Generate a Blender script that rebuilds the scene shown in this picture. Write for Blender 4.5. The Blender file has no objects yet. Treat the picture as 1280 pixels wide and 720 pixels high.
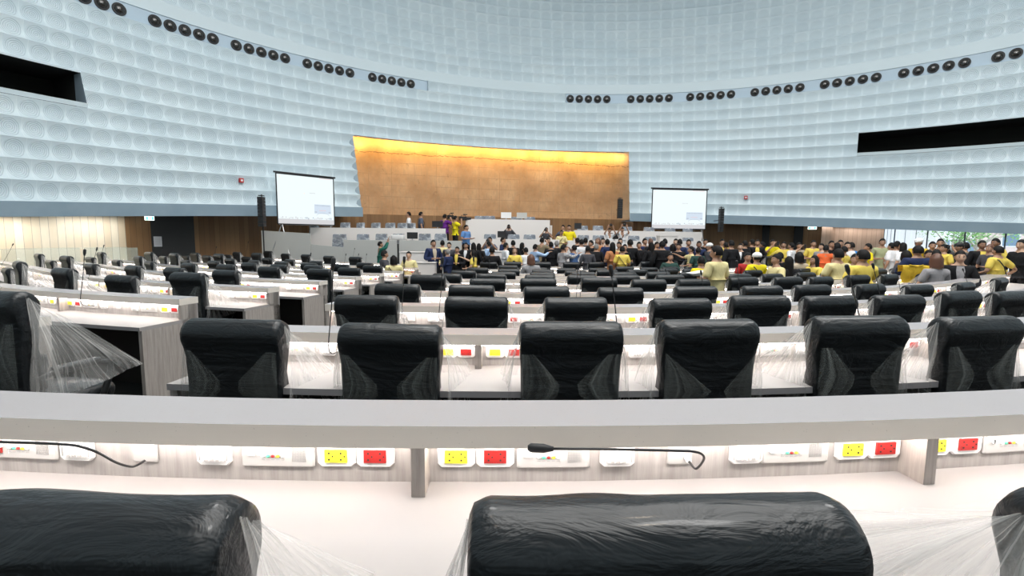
import bpy, bmesh, math, random
from mathutils import Vector, Matrix, noise
random.seed(7)
SC = bpy.context.scene
COL = SC.collection
PI = math.pi
EYE = 1.503                      # eye height above the carpet of the nearest row

# ------------------------------------------------------------------ camera
cam_d = bpy.data.cameras.new('camera'); cam = bpy.data.objects.new('camera', cam_d); COL.objects.link(cam)
PITCH, ROLL, FPX = math.atan(.105), .009, 600.
cam_d.sensor_fit = 'HORIZONTAL'; cam_d.sensor_width = 36.; cam_d.lens = 36. * FPX / 1280.
cam_d.clip_start = .02; cam_d.clip_end = 400
cam.location = (0, 0, EYE)
cam.rotation_euler = (Matrix.Rotation(PI/2 - PITCH, 3, 'X') @ Matrix.Rotation(ROLL, 3, 'Z')).to_euler()
SC.camera = cam

# ------------------------------------------------------------------ look, sky, sun, large lights
SC.view_settings.view_transform = 'Standard'; SC.view_settings.look = 'None'
SC.view_settings.gamma = 1; SC.view_settings.use_curve_mapping = False
SC.view_settings.exposure = .5
wd = bpy.data.worlds.new('sky'); SC.world = wd; wd.use_nodes = True
bg = wd.node_tree.nodes['Background']; bg.inputs[0].default_value = (.80, .90, 1.0, 1); bg.inputs[1].default_value = 1.6

def area_light(name, loc, size, power, color=(1, 1, 1), rot=(0, 0, 0), shape='DISK', size_y=None, spread=None):
    l = bpy.data.lights.new(name, 'AREA'); l.shape = shape; l.size = size; l.energy = power; l.color = color
    if size_y: l.size_y = size_y
    if spread: l.spread = spread
    o = bpy.data.objects.new(name, l); COL.objects.link(o); o.location = loc; o.rotation_euler = rot
    return o
HX, HY = 5., 7.                   # axis of the round hall
area_light('ceiling_lamp', (HX, HY, 17.8), 19, 1150, (1.0, .985, .96))
for x_, y_ in ((-3, 10), (13, 10), (5, -1)):
    pl_ = bpy.data.lights.new('hall_fill', 'POINT'); pl_.energy = 800; pl_.shadow_soft_size = 1.2; pl_.color = (1, .99, .97)  # added fill, not fittings of the hall; lifts the upper walls
    po_ = bpy.data.objects.new('hall_fill', pl_); COL.objects.link(po_); po_.location = (x_, y_, 13.5)
sun_d = bpy.data.lights.new('sun', 'SUN'); sun_d.energy = 3.0; sun_d.angle = .01; sun_d.color = (1, .96, .9)
sun = bpy.data.objects.new('sun', sun_d); COL.objects.link(sun); sun.rotation_euler = (.75, .25, .6)
for i, (x, y) in enumerate(((-3, 3), (3.5, 2.5), (-2, -1.5), (4, -1.5), (-7, 7), (0, 8), (8, 9))):   # warm spotlights in the dome
    s = bpy.data.lights.new('dome_spot', 'SPOT'); s.energy = 80; s.color = (1, .80, .58); s.spot_size = 1.3; s.spot_blend = .6; s.shadow_soft_size = .14
    o = bpy.data.objects.new('dome_spot', s); COL.objects.link(o); o.location = (x, y, 13)

# ------------------------------------------------------------------ tagging
def tag(o, label=None, cat=None, group=None, kind=None):
    if label: o['label'] = label
    if cat: o['category'] = cat
    if group: o['group'] = group
    if kind: o['kind'] = kind
    return o
def thing(name, label, cat, loc=(0, 0, 0), rz=0., group=None):
    o = bpy.data.objects.new(name, None); COL.objects.link(o); o.empty_display_size = .1
    o.location = loc; o.rotation_euler = (0, 0, rz)
    return tag(o, label, cat, group)
def put(name, mesh, parent=None, loc=(0, 0, 0), rz=0.):
    o = bpy.data.objects.new(name, mesh); COL.objects.link(o)
    o.location = loc; o.rotation_euler = (0, 0, rz)
    if parent: o.parent = parent
    return o
def tree_of(o):
    return (o, [tree_of(c) for c in o.children])
def copy_tree(t, parent=None):
    c = t[0].copy(); COL.objects.link(c)
    if parent: c.parent = parent
    for ch in t[1]: copy_tree(ch, c)
    return c

# ------------------------------------------------------------------ materials
def mat(name, col, rough=.6, metal=0., spec=.5, emit=None, es=1., alpha=1., coat=0.):
    m = bpy.data.materials.new(name); m.use_nodes = True
    b = m.node_tree.nodes['Principled BSDF']
    b.inputs['Base Color'].default_value = (*col, 1); b.inputs['Roughness'].default_value = rough
    b.inputs['Metallic'].default_value = metal; b.inputs['Specular IOR Level'].default_value = spec
    b.inputs['Coat Weight'].default_value = coat; b.inputs['Alpha'].default_value = alpha
    if emit: b.inputs['Emission Color'].default_value = (*emit, 1); b.inputs['Emission Strength'].default_value = es
    return m
class NT:
    def __init__(s, m): s.m = m; s.t = m.node_tree; s.b = s.t.nodes['Principled BSDF']
    def n(s, typ, **kw):
        nd = s.t.nodes.new(typ)
        for k, v in kw.items(): setattr(nd, k, v)
        return nd
    def l(s, a, b): s.t.links.new(a, b)
    def val(s, sock, v):
        if isinstance(v, (int, float)): sock.default_value = v
        else: s.l(v, sock)
    def math(s, op, a, b=None, c=None):
        nd = s.n('ShaderNodeMath', operation=op); s.val(nd.inputs[0], a)
        if b is not None: s.val(nd.inputs[1], b)
        if c is not None: s.val(nd.inputs[2], c)
        return nd.outputs[0]
    def noise(s, scale, vec=None, detail=3, rough=.5, dist=0.):
        nd = s.n('ShaderNodeTexNoise'); nd.inputs['Scale'].default_value = scale; nd.inputs['Detail'].default_value = detail
        nd.inputs['Roughness'].default_value = rough; nd.inputs['Distortion'].default_value = dist
        if vec: s.l(vec, nd.inputs['Vector'])
        return nd
    def mapping(s, vec, scale=(1, 1, 1), rot=(0, 0, 0)):
        nd = s.n('ShaderNodeMapping'); nd.inputs['Scale'].default_value = scale; nd.inputs['Rotation'].default_value = rot
        s.l(vec, nd.inputs['Vector']); return nd.outputs[0]
    def coord(s, which): return s.n('ShaderNodeTexCoord').outputs[which]
    def ramp(s, fac, stops):
        nd = s.n('ShaderNodeValToRGB'); e = nd.color_ramp.elements
        while len(e) < len(stops): e.new(.5)
        for i, (p, c) in enumerate(stops):
            e[i].position = p; e[i].color = (*c, 1) if len(c) == 3 else c
        s.l(fac, nd.inputs[0]); return nd.outputs[0]
    def mix(s, fac, a, b):
        nd = s.n('ShaderNodeMix', data_type='RGBA'); s.val(nd.inputs[0], fac)
        for sock, v in ((nd.inputs[6], a), (nd.inputs[7], b)):
            if isinstance(v, tuple): sock.default_value = (*v, 1)
            else: s.l(v, sock)
        return nd.outputs[2]
    def bump(s, h, strength=.3, dist=.02):
        nd = s.n('ShaderNodeBump'); nd.inputs['Strength'].default_value = strength; nd.inputs['Distance'].default_value = dist
        s.l(h, nd.inputs['Height']); s.l(nd.outputs[0], s.b.inputs['Normal'])
    def rgb(s, out): s.l(out, s.b.inputs['Base Color'])

M = {}
# satin blue-white tiles with a spiral pressed into each (uv counts tiles)
m = M['tile'] = mat('spiral_tile', (.6, .7, .74), .42, .0, .5); t = NT(m)
sep = t.n('ShaderNodeSeparateXYZ'); t.l(t.coord('UV'), sep.inputs[0]); U, V = sep.outputs[0], sep.outputs[1]
fu = t.math('SUBTRACT', t.math('FRACT', U), .5); fv = t.math('SUBTRACT', t.math('FRACT', V), .5)
dd = t.math('SQRT', t.math('ADD', t.math('MULTIPLY', fu, fu), t.math('MULTIPLY', fv, fv)))
angl = t.math('DIVIDE', t.math('ARCTAN2', fv, fu), 2*PI)
rings = t.math('SINE', t.math('MULTIPLY', t.math('ADD', t.math('MULTIPLY', dd, 12.), angl), 2*PI))
inside = t.math('LESS_THAN', dd, .44)
rings = t.math('MULTIPLY', rings, inside)
cell = t.n('ShaderNodeCombineXYZ'); t.l(t.math('FLOOR', U), cell.inputs[0]); t.l(t.math('FLOOR', V), cell.inputs[1])
wn = t.n('ShaderNodeTexWhiteNoise', noise_dimensions='3D'); t.l(cell.outputs[0], wn.inputs['Vector'])
big = t.noise(.35, t.coord('Object'), 4, .6)
base = t.mix(wn.outputs['Value'], (.53, .645, .71), (.62, .73, .785))
base = t.mix(t.math('MULTIPLY', big.outputs['Fac'], .5), base, (.66, .715, .72))
line = t.math('MULTIPLY', t.math('LESS_THAN', rings, -.45), .50)
base = t.mix(line, base, (.30, .40, .46))
seam = t.math('GREATER_THAN', t.math('ABSOLUTE', fu), .488)
base = t.mix(t.math('MULTIPLY', seam, .45), base, (.76, .84, .87))
t.rgb(base); t.bump(rings, .5, .014)
m = M['fascia'] = mat('blue_grey_metal', (.17, .23, .29), .5, .0, .4); t = NT(m)  # darker than the tiles: shade of the upright lip put into the colour
t.rgb(t.mix(t.noise(1.2, t.coord('Object'), 4).outputs['Fac'], (.17, .25, .31), (.27, .35, .41)))
M['band'] = mat('pale_blue_band', (.42, .53, .62), .5)
M['smooth'] = mat('smooth_pale_metal', (.55, .64, .68), .5)
M['jamb'] = mat('jamb_metal', (.30, .37, .42), .5)
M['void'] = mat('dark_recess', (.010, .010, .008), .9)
# planks: u in metres
def wood(name, c1, c2, c3, plank=.16, rough=.5):
    m = mat(name, c1, rough); t = NT(m); sp = t.n('ShaderNodeSeparateXYZ'); t.l(t.coord('UV'), sp.inputs[0])
    pu = t.math('DIVIDE', sp.outputs[0], plank)
    w = t.n('ShaderNodeTexWhiteNoise', noise_dimensions='1D'); t.l(t.math('FLOOR', pu), w.inputs['W'])
    g = t.noise(3., t.mapping(t.coord('UV'), (14, .8, 1)), 5, .65)
    col = t.mix(w.outputs['Value'], c1, c2); col = t.mix(t.math('MULTIPLY', g.outputs['Fac'], .8), col, c3)
    gap = t.math('LESS_THAN', t.math('FRACT', pu), .05)
    t.rgb(t.mix(t.math('MULTIPLY', gap, .55), col, (.03, .02, .01)))
    t.bump(gap, .3, -.01); return m
M['wood'] = wood('brown_plank_wall', (.17, .085, .032), (.31, .175, .075), (.22, .11, .045), .2)
M['woodpale'] = wood('pale_plank_wall', (.70, .56, .38), (.95, .88, .74), (.80, .67, .50), .22)  # paler copy of the planks: outside light put into the colour
M['woodrose'] = wood('rose_plank_wall', (.50, .36, .27), (.62, .46, .36), (.42, .30, .22), .2)
M['woodplain'] = mat('plain_brown_panel', (.25, .16, .09), .6)
# concrete with formwork seams, tan
m = M['concrete'] = mat('tan_concrete', (.5, .3, .16), .85); t = NT(m); co = t.coord('UV')
n1 = t.noise(.6, co, 6, .62); n2 = t.noise(5., t.mapping(co, (1.6, .4, 1)), 6, .7); n3 = t.noise(26., co, 3, .6)
col = t.ramp(n1.outputs['Fac'], [(.3, (.36, .20, .10)), (.5, (.50, .295, .155)), (.72, (.60, .39, .23))])
col = t.mix(t.math('MULTIPLY', t.math('GREATER_THAN', n2.outputs['Fac'], .52), .30), col, (.36, .25, .15))
br = t.n('ShaderNodeTexBrick'); br.inputs['Scale'].default_value = 1.; br.inputs['Brick Width'].default_value = 1.25; br.inputs['Row Height'].default_value = .62
br.inputs['Mortar Size'].default_value = .012; br.inputs['Mortar Smooth'].default_value = .6; br.offset = 0.
t.l(co, br.inputs['Vector'])
seam = t.math('MULTIPLY', br.outputs['Fac'], t.math('GREATER_THAN', n1.outputs['Fac'], .46))
col = t.mix(t.math('MULTIPLY', seam, .5), col, (.17, .10, .06))
wv = t.noise(.9, t.mapping(co, (1, 0, 0)), 5, .7)
sp = t.n('ShaderNodeSeparateXYZ'); t.l(co, sp.inputs[0])
crack = t.math('ABSOLUTE', t.math('SUBTRACT', t.math('SUBTRACT', sp.outputs[1], 5.85), t.math('MULTIPLY', wv.outputs['Fac'], .5)))
crack = t.math('MULTIPLY', t.math('LESS_THAN', crack, .022), t.math('GREATER_THAN', n2.outputs['Fac'], .44))
col = t.mix(t.math('MULTIPLY', crack, .8), col, (.10, .05, .03))
spots = t.math('GREATER_THAN', t.noise(3.2, co, 2, .5, 1.).outputs['Fac'], .70)
col = t.mix(t.math('MULTIPLY', spots, .3), col, (.16, .10, .06))
t.rgb(col); t.bump(n3.outputs['Fac'], .25, .02)
# desk laminates
m = M['top'] = mat('grey_solid_surface', (.345, .325, .33), .25); t = NT(m)
t.rgb(t.mix(t.math('GREATER_THAN', t.noise(160, t.coord('Object'), 1).outputs['Fac'], .74), (.345, .325, .33), (.30, .285, .285)))
m = M['edge'] = mat('grey_beige_edge', (.52, .485, .455), .45); t = NT(m)
t.rgb(t.mix(t.math('GREATER_THAN', t.noise(160, t.coord('Object'), 1).outputs['Fac'], .76), (.80, .725, .65), (.62, .56, .50)))
M['worktop'] = mat('white_worktop', (.37, .345, .335), .55, 0, .3)
def lam(name, c1, c2):
    m = mat(name, c1, .5); t = NT(m)
    g = t.noise(5., t.mapping(t.coord('UV'), (9, .5, 1)), 5, .7)
    t.rgb(t.ramp(g.outputs['Fac'], [(.3, c1), (.7, c2)])); return m
M['lam'] = lam('greige_wood_laminate', (.30, .26, .235), (.50, .45, .415))
M['lampanel'] = lam('pale_ash_laminate', (.31, .28, .262), (.45, .42, .40))
M['led'] = mat('led_strip', (1, 1, 1), emit=(1, .95, .92), es=20.)
M['plate'] = mat('white_plastic', (.72, .71, .70), .35)
M['platebeige'] = mat('grey_plastic_console', (.46, .445, .43), .4)
M['yellow'] = mat('yellow_socket', (.78, .68, .03), .35)
M['red'] = mat('red_socket', (.36, .014, .012), .35)
M['green'] = mat('green_button', (.10, .55, .32), .4)
M['hole'] = mat('socket_hole', (.02, .02, .02), .6)
M['greyline'] = mat('grey_print', (.35, .34, .33), .6)
m = M['carpet'] = mat('dark_carpet', (.018, .020, .018), .95); t = NT(m)
t.bump(t.noise(220, t.coord('Object'), 2).outputs['Fac'], .4, .01)
# chairs
def leather(name, c):
    m = mat(name, c, .42, 0, .3, coat=.24); t = NT(m); t.b.inputs['Coat Roughness'].default_value = .10
    oi = t.n('ShaderNodeObjectInfo'); add = t.n('ShaderNodeVectorMath', operation='ADD'); t.l(t.coord('Object'), add.inputs[0])
    cmb = t.n('ShaderNodeCombineXYZ'); t.l(t.math('MULTIPLY', oi.outputs['Random'], 30), cmb.inputs[0]); t.l(cmb.outputs[0], add.inputs[1])
    w = t.noise(5.5, t.mapping(add.outputs[0], (1, 2.4, 2.4), (0, .5, .3)), 4, .6, 1.6)
    w2 = t.noise(2.2, t.mapping(add.outputs[0], (.5, 8, 8), (0, .1, 0)), 3, .5, .6)
    t.bump(t.math('ADD', w.outputs['Fac'], w2.outputs['Fac']), .30, .04); return m
M['leather'] = leather('black_leather_under_film', (.010, .012, .014))
M['blackplastic'] = mat('black_plastic', (.015, .015, .016), .45)
M['chrome'] = mat('grey_metal', (.45, .45, .46), .3, .9)
def film(name, a0, a1, col=(.85, .83, .80), rough=.25):
    m = mat(name, col, rough); t = NT(m); t.b.inputs['Specular IOR Level'].default_value = .6
    uv = t.coord('UV'); oi = t.n('ShaderNodeObjectInfo'); add = t.n('ShaderNodeVectorMath', operation='ADD'); t.l(uv, add.inputs[0])
    cmb = t.n('ShaderNodeCombineXYZ'); t.l(t.math('MULTIPLY', oi.outputs['Random'], 17), cmb.inputs[0]); t.l(cmb.outputs[0], add.inputs[1])
    g = t.noise(2.6, t.mapping(add.outputs[0], (6., .45, 1)), 5, .62, .9)
    al = t.ramp(g.outputs['Fac'], [(.36, (a0,)*3), (.56, ((a0+a1)*.42,)*3), (.72, (a1,)*3)])
    t.l(al, t.b.inputs['Alpha']); t.bump(g.outputs['Fac'], .3, .02); return m
M['film'] = film('clear_film_loose', .10, .72)
M['filmlight'] = film('clear_film_front', .03, .28)
M['filmback'] = film('clear_film_back', .03, .26, (.62, .64, .60))
M['silverfilm'] = mat('silver_wrapped_leather', (.30, .33, .37), .3, coat=.5)
t = NT(M['silverfilm']); g = t.noise(7, t.coord('Object'), 3, .6, 1.5)
t.rgb(t.ramp(g.outputs['Fac'], [(.4, (.16, .18, .22)), (.55, (.33, .36, .40)), (.7, (.75, .76, .78))])); t.bump(g.outputs['Fac'], .5, .03)  # white reflections of the film painted in as pale blotches
# podium, screens
M['podwhite'] = mat('warm_white_podium_front', (.80, .75, .72), .5)
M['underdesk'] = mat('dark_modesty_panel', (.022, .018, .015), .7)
M['podgrey'] = mat('grey_podium_front', (.50, .50, .48), .4)
m = M['slide'] = mat('projected_page', (.02, .02, .02), .9, emit=(.87, .97, 1.), es=.72)
M['slidedim'] = mat('projected_grey_bar', (.02, .02, .02), .9, emit=(.66, .66, .68), es=.7)
M['slideblue'] = mat('projected_blue_box', (.02, .02, .02), .9, emit=(.66, .76, .88), es=.7)
M['slideink'] = mat('projected_ink', (.02, .02, .02), .9, emit=(.42, .47, .55), es=.7)
M['slideorange'] = mat('projected_orange', (.02, .02, .02), .9, emit=(.95, .82, .70), es=.75)
M['slidepink'] = mat('projected_pink', (.02, .02, .02), .9, emit=(.85, .60, .62), es=.7)
M['black'] = mat('matt_black', (.012, .012, .014), .6)
M['blackgloss'] = mat('dark_glass_dome', (.02, .017, .014), .12, 0, .8)
M['doorblack'] = mat('black_door', (.025, .025, .025), .5)
M['exit'] = mat('exit_sign_lit', (.1, .6, .4), .4, emit=(.10, .80, .58), es=1.3)
M['exitwhite'] = mat('exit_sign_white', (.9, .9, .9), .4, emit=(.9, 1, .95), es=1.6)
M['paper'] = mat('white_paper', (.62, .63, .66), .7)
M['alarm'] = mat('red_alarm', (.5, .02, .02), .4)
M['white'] = mat('white_paint', (.8, .8, .8), .4)
M['mull'] = mat('grey_mullion', (.16, .20, .25), .4, .4)
m = M['glass'] = mat('window_glass', (.8, .95, .92), .03); NT(m).b.inputs['Alpha'].default_value = .10
m = M['railglass'] = mat('railing_glass', (.70, .90, .84), .05); NT(m).b.inputs['Alpha'].default_value = .16
M['pink'] = mat('pink_render', (.78, .66, .64), .8)
M['palewall'] = mat('pale_render', (.80, .84, .88), .8)
M['bluewin'] = mat('blue_window', (.20, .30, .42), .2)
M['roofblue'] = mat('blue_roof', (.10, .16, .30), .6)
M['bark'] = mat('pale_bark', (.42, .40, .36), .8)
M['leaf'] = mat('green_leaves', (.18, .38, .12), .7)
M['paving'] = mat('pale_paving', (.55, .54, .52), .8)
M['ceilwhite'] = mat('ceiling_paint', (.7, .72, .72), .7)
M['oculus'] = mat('luminous_ceiling', (.9, .9, .9), .5, emit=(1, 1, .98), es=2.)
# people
SKIN = [mat('skin_light', (.58, .36, .25), .5), mat('skin_tan', (.42, .235, .15), .5), mat('skin_brown', (.28, .145, .09), .5)]
M['hair'] = mat('black_hair', (.008, .007, .007), .65, 0, .2); M['hairbrown'] = mat('brown_hair', (.11, .045, .025), .45)
M['hairgrey'] = mat('grey_hair', (.20, .19, .18), .5)
M['eye'] = mat('dark_eye', (.02, .015, .01), .2); M['lips'] = mat('lips', (.38, .13, .11), .5)
CL = dict(yellow=(.78, .60, .12), cream=(.76, .66, .34), bright=(.82, .68, .02), gold=(.66, .44, .04), black=(.013, .013, .015), navy=(.022, .032, .085),
          green=(.02, .12, .09), darkgreen=(.03, .07, .06), purple=(.14, .025, .24), blue=(.13, .27, .55), sky=(.38, .52, .74), brightblue=(.02, .25, .72),
          white=(.78, .78, .80), grey=(.30, .29, .30), darkgrey=(.07, .07, .08), orange=(.86, .16, .05), rust=(.46, .20, .09), olive=(.36, .38, .22),
          denim=(.06, .12, .26), beige=(.50, .42, .32), plaid=(.36, .35, .36), khaki=(.25, .20, .13), red=(.4, .03, .03), slate=(.10, .12, .17))
for k_, c_ in CL.items():
    m = M['cl_'+k_] = mat('cloth_'+k_, c_, .85, 0, .2); t = NT(m)
    t.bump(t.noise(14, t.mapping(t.coord('Object'), (1, 1, .45)), 3, .55, .8).outputs['Fac'], .55, .03)
t = NT(M['cl_plaid']); ck = t.n('ShaderNodeTexChecker'); ck.inputs['Scale'].default_value = 26; t.l(t.coord('Object'), ck.inputs[0])
t.rgb(t.mix(ck.outputs['Fac'], (.50, .48, .48), (.20, .20, .22)))

# ------------------------------------------------------------------ mesh building
class MB:
    def __init__(s): s.v = []; s.f = []; s.m = []; s.uv = []; s.mats = []
    def mi(s, m):
        if isinstance(m, str): m = M[m]
        if m not in s.mats: s.mats.append(m)
        return s.mats.index(m)
    def face(s, pts, m, uv=None):
        i = len(s.v); s.v += [tuple(p) for p in pts]; s.f.append(tuple(range(i, i+len(pts)))); s.m.append(s.mi(m))
        s.uv.append(uv if uv else [(p[0]+p[1], p[2]) for p in pts])
    def grid(s, rows, m, uvrows=None, close=False):
        """rows: list of equal length point lists -> shared-vertex grid"""
        i0 = len(s.v); n = len(rows[0]); mi = s.mi(m)
        for r in rows: s.v += [tuple(p) for p in r]
        for a in range(len(rows)-1):
            for b in range(n if close else n-1):
                b2 = (b+1) % n
                q = (i0+a*n+b, i0+a*n+b2, i0+(a+1)*n+b2, i0+(a+1)*n+b)
                s.f.append(q); s.m.append(mi)
                if uvrows: s.uv.append([uvrows[a][b], uvrows[a][b2 if b2 else -1], uvrows[a+1][b2 if b2 else -1], uvrows[a+1][b]])
                else: s.uv.append([(s.v[j][0]+s.v[j][1], s.v[j][2]) for j in q])
    def ngon(s, idx_pts, m): s.face(idx_pts, m)
    def box(s, c, size, m, rz=0., taper=1.):
        cx, cy, cz = c; x, y, z = (d/2 for d in size); co, si = math.cos(rz), math.sin(rz)
        def T(a, b, d, k=1.): return (cx+a*k*co-b*k*si, cy+a*k*si+b*k*co, cz+d)
        lo = [T(-x, -y, -z), T(x, -y, -z), T(x, y, -z), T(-x, y, -z)]; hi = [T(-x, -y, z, taper), T(x, -y, z, taper), T(x, y, z, taper), T(-x, y, z, taper)]
        for q in ([0, 1, 5, 4], [1, 2, 6, 5], [2, 3, 7, 6], [3, 0, 4, 7], [4, 5, 6, 7], [3, 2, 1, 0]):
            P_ = [(lo+hi)[j] for j in q]
            L = (Vector(P_[1])-Vector(P_[0])).length; H_ = (Vector(P_[2])-Vector(P_[1])).length
            s.face(P_, m, [(0, 0), (L, 0), (L, H_), (0, H_)])
    def tube(s, pts, r, m, n=8, caps=True):
        rr = r if isinstance(r, (list, tuple)) else [r]*len(pts)
        rings = []; up = Vector((0, 0, 1)); prev = None
        P_ = [Vector(p) for p in pts]
        for i, p in enumerate(P_):
            d = (P_[min(i+1, len(P_)-1)]-P_[max(i-1, 0)]).normalized()
            if prev is None:
                a = d.cross(up);
                if a.length < .1: a = d.cross(Vector((1, 0, 0)))
            else: a = prev - d*prev.dot(d)
            a.normalize(); prev = a; b = d.cross(a)
            rings.append([p+(a*math.cos(2*PI*k/n)+b*math.sin(2*PI*k/n))*rr[i] for k in range(n)])
        s.grid(rings, m, close=True)
        if caps: s.face(rings[0][::-1], m); s.face(rings[-1], m)
    def ball(s, c, r, m, n=10, k=7, sc=(1, 1, 1)):
        rings = []
        for i in range(k+1):
            th = PI*i/k; z = math.cos(th); q = max(math.sin(th), .001)
            rings.append([(c[0]+r*sc[0]*q*math.cos(2*PI*j/n), c[1]+r*sc[1]*q*math.sin(2*PI*j/n), c[2]+r*sc[2]*z) for j in range(n)])
        s.grid(rings[::-1], m, close=True)
    def mesh(s, name, smooth=False, merge=True, angle=None):
        me = bpy.data.meshes.new(name); me.from_pydata(s.v, [], s.f)
        for m in s.mats: me.materials.append(m)
        me.polygons.foreach_set('material_index', s.m)
        ul = me.uv_layers.new(name='UVMap'); fl = [c for f in s.uv for p in f for c in p]
        ul.data.foreach_set('uv', fl)
        if merge:
            bm = bmesh.new(); bm.from_mesh(me); bmesh.ops.remove_doubles(bm, verts=bm.verts, dist=1e-5); bm.to_mesh(me); bm.free()
        if smooth: me.shade_smooth()
        if angle is not None:
            me.shade_smooth(); me.set_sharp_from_angle(angle=angle)
        me.update(); return me
    def obj(s, name, parent=None, smooth=False, merge=True, angle=None, loc=(0, 0, 0), rz=0.):
        return put(name, s.mesh(name, smooth, merge, angle), parent, loc, rz)
def struct(o): o['kind'] = 'structure'; return o
def recenter(o):
    return o

# ------------------------------------------------------------------ plan of the place
def ray_dir(px, py):
    a, b = px-640, py-360; c, s_ = math.cos(ROLL), math.sin(ROLL); x = a*c+b*s_; y = -a*s_+b*c
    return Vector((x, FPX*math.cos(PITCH)-y*math.sin(PITCH), -FPX*math.sin(PITCH)-y*math.cos(PITCH)))
def at(px, py, Y):
    d = ray_dir(px, py); d = d/d.y*Y; return Vector((d.x, d.y, d.z+EYE))
PM = .62
def rowpar(k): return (-.435+.13*k, 1.319+1.573*k, 15-.2*k)
def RP(k, s, off=0., z=0.):
    cx, d, R = rowpar(k); ph = s/R; Rr = R-off; a = max(-PM, min(PM, ph)); ex = (ph-a)*R
    return Vector((cx+Rr*math.sin(a)+ex*math.cos(a), d+R-Rr*math.cos(a)+ex*math.sin(a), z))
def RA(k, s): return max(-PM, min(PM, s/rowpar(k)[2]))
def row_of(x, y):
    k = 3.
    for _ in range(12):
        cx, d, R = rowpar(k); u = abs(x-cx); lim = R*math.sin(PM)
        sag = R-math.sqrt(R*R-u*u) if u < lim else R-R*math.cos(PM)+(u-lim)*math.tan(PM)
        k = k*.3+.7*(y-sag-1.319)/1.573
    return k
def floor_z(x, y): return -.056*max(-1., min(7., row_of(x, y)))
def fz(k): return -.056*min(k, 7)
# ================================================================== THE HALL
NT_ = 228; PITCH_T = 2*PI/NT_
def azd(d): return math.radians(d)
def HP(az, R, z): return (HX+R*math.sin(az), HY+R*math.cos(az), z)
def ringR(j):
    return 21.+j*(2/12.) if j <= 14 else 21+14*(2/12.)+.22+(j-14)*.13
def ringZ(az, j, R=None):
    R = R or ringR(j)
    x, y = HX+R*math.sin(az), HY+R*math.cos(az)
    lvl = 1.56+.59*j if j >= 0 else 1.56+.45*j
    w = max(0., min(1., 1-j/12.))
    yc = max(2., y)
    return EYE+lvl+w*(.0606*(yc-28)-.0141*x)
JTOP = 27
OPEN_A, OPEN_B = azd(-36.2), azd(4.0)
REC = [(azd(-96), azd(-63.9)), (azd(34.9), azd(96))]
BANDS = [(azd(-100), azd(-25.2)), (azd(-5.5), azd(100))]
def snap(a): return round((a+PI)/PITCH_T)*PITCH_T-PI
REC = [(snap(a), snap(b)) for a, b in REC]; BANDS = [(snap(a), snap(b)) for a, b in BANDS]
def cut(az, j):
    if j < 6 and OPEN_A < az < OPEN_B: return True
    if 5 <= j < 7:
        for a, b in REC:
            if a < az < b: return True
    if j == 11:
        for a, b in BANDS:
            if a < az < b: return True
    return False
mb = MB()
prof = [(0., 0.), (.12, .11), (.3, .195), (.5, .225), (.75, .195), (1., .125)]
for j in range(-1, JTOP):
    segs = []; cur = []
    for i in range(NT_):
        az = -PI+(i+.5)*PITCH_T
        if cut(az, j):
            if cur: segs.append(cur); cur = []
        else: cur.append(i)
    if cur: segs.append(cur)
    for sg in segs:
        pr = [(0., 0.), (1., .02)] if j in (-1, 12) else prof
        if j == 12: pr = [(0., 0.), (.5, .10), (1., .16)]
        material = 'fascia' if j == -1 else ('smooth' if j == 12 else 'tile')
        rows = []; uvs = []
        for (s_, dr) in pr:
            row = []; uvr = []
            for q in range(2*len(sg)+1):
                az = -PI+(sg[0]+q/2.)*PITCH_T
                R = ringR(j)+dr
                z = ringZ(az, j)+(ringZ(az, j+1)-ringZ(az, j))*s_
                row.append(HP(az, R, z)); uvr.append((sg[0]+q/2., j+1+s_))
            rows.append(row); uvs.append(uvr)
        mb.grid(rows, material, uvs)
        # ledge joining this ring to the overhang of the next one
        top = [HP(-PI+(sg[0]+q/2.)*PITCH_T, ringR(j)+pr[-1][1], ringZ(-PI+(sg[0]+q/2.)*PITCH_T, j+1)) for q in range(2*len(sg)+1)]
        nxt = [HP(-PI+(sg[0]+q/2.)*PITCH_T, ringR(j+1), ringZ(-PI+(sg[0]+q/2.)*PITCH_T, j+1)-.002) for q in range(2*len(sg)+1)]
        mb.grid([top, nxt], 'fascia' if j < 0 else 'smooth')
# jambs and head of the opening, recess boxes, band trough
def jamb(az, j0, j1, depth, m_='jamb', spl=0.):
    for j in range(j0, j1):
        R = ringR(j); z0, z1 = ringZ(az, j), ringZ(az, j+1)
        mb.face([HP(az, R+.02, z0), HP(az+spl, R+depth, z0), HP(az+spl, R+depth, z1), HP(az, R+.25, z1)], m_)
iA = int((OPEN_A+PI)/PITCH_T+.5); iB = int((OPEN_B+PI)/PITCH_T+.5)
jamb(-PI+iA*PITCH_T, -1, 6, 2.6, 'jamb', -.16); jamb(-PI+iB*PITCH_T, -1, 6, 2.6, 'jamb', .03)
iA = math.ceil((OPEN_A+PI)/PITCH_T-.5); 
n = 60
oz = [OPEN_A+(OPEN_B-OPEN_A)*q/n for q in range(n+1)]
mb.grid([[HP(z, ringR(6)+dr, ringZ(z, 6)+dz) for z in oz] for dr, dz in ((0, 0), (.34, 0), (.34, .5), (2.9, .5))], 'band')
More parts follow.
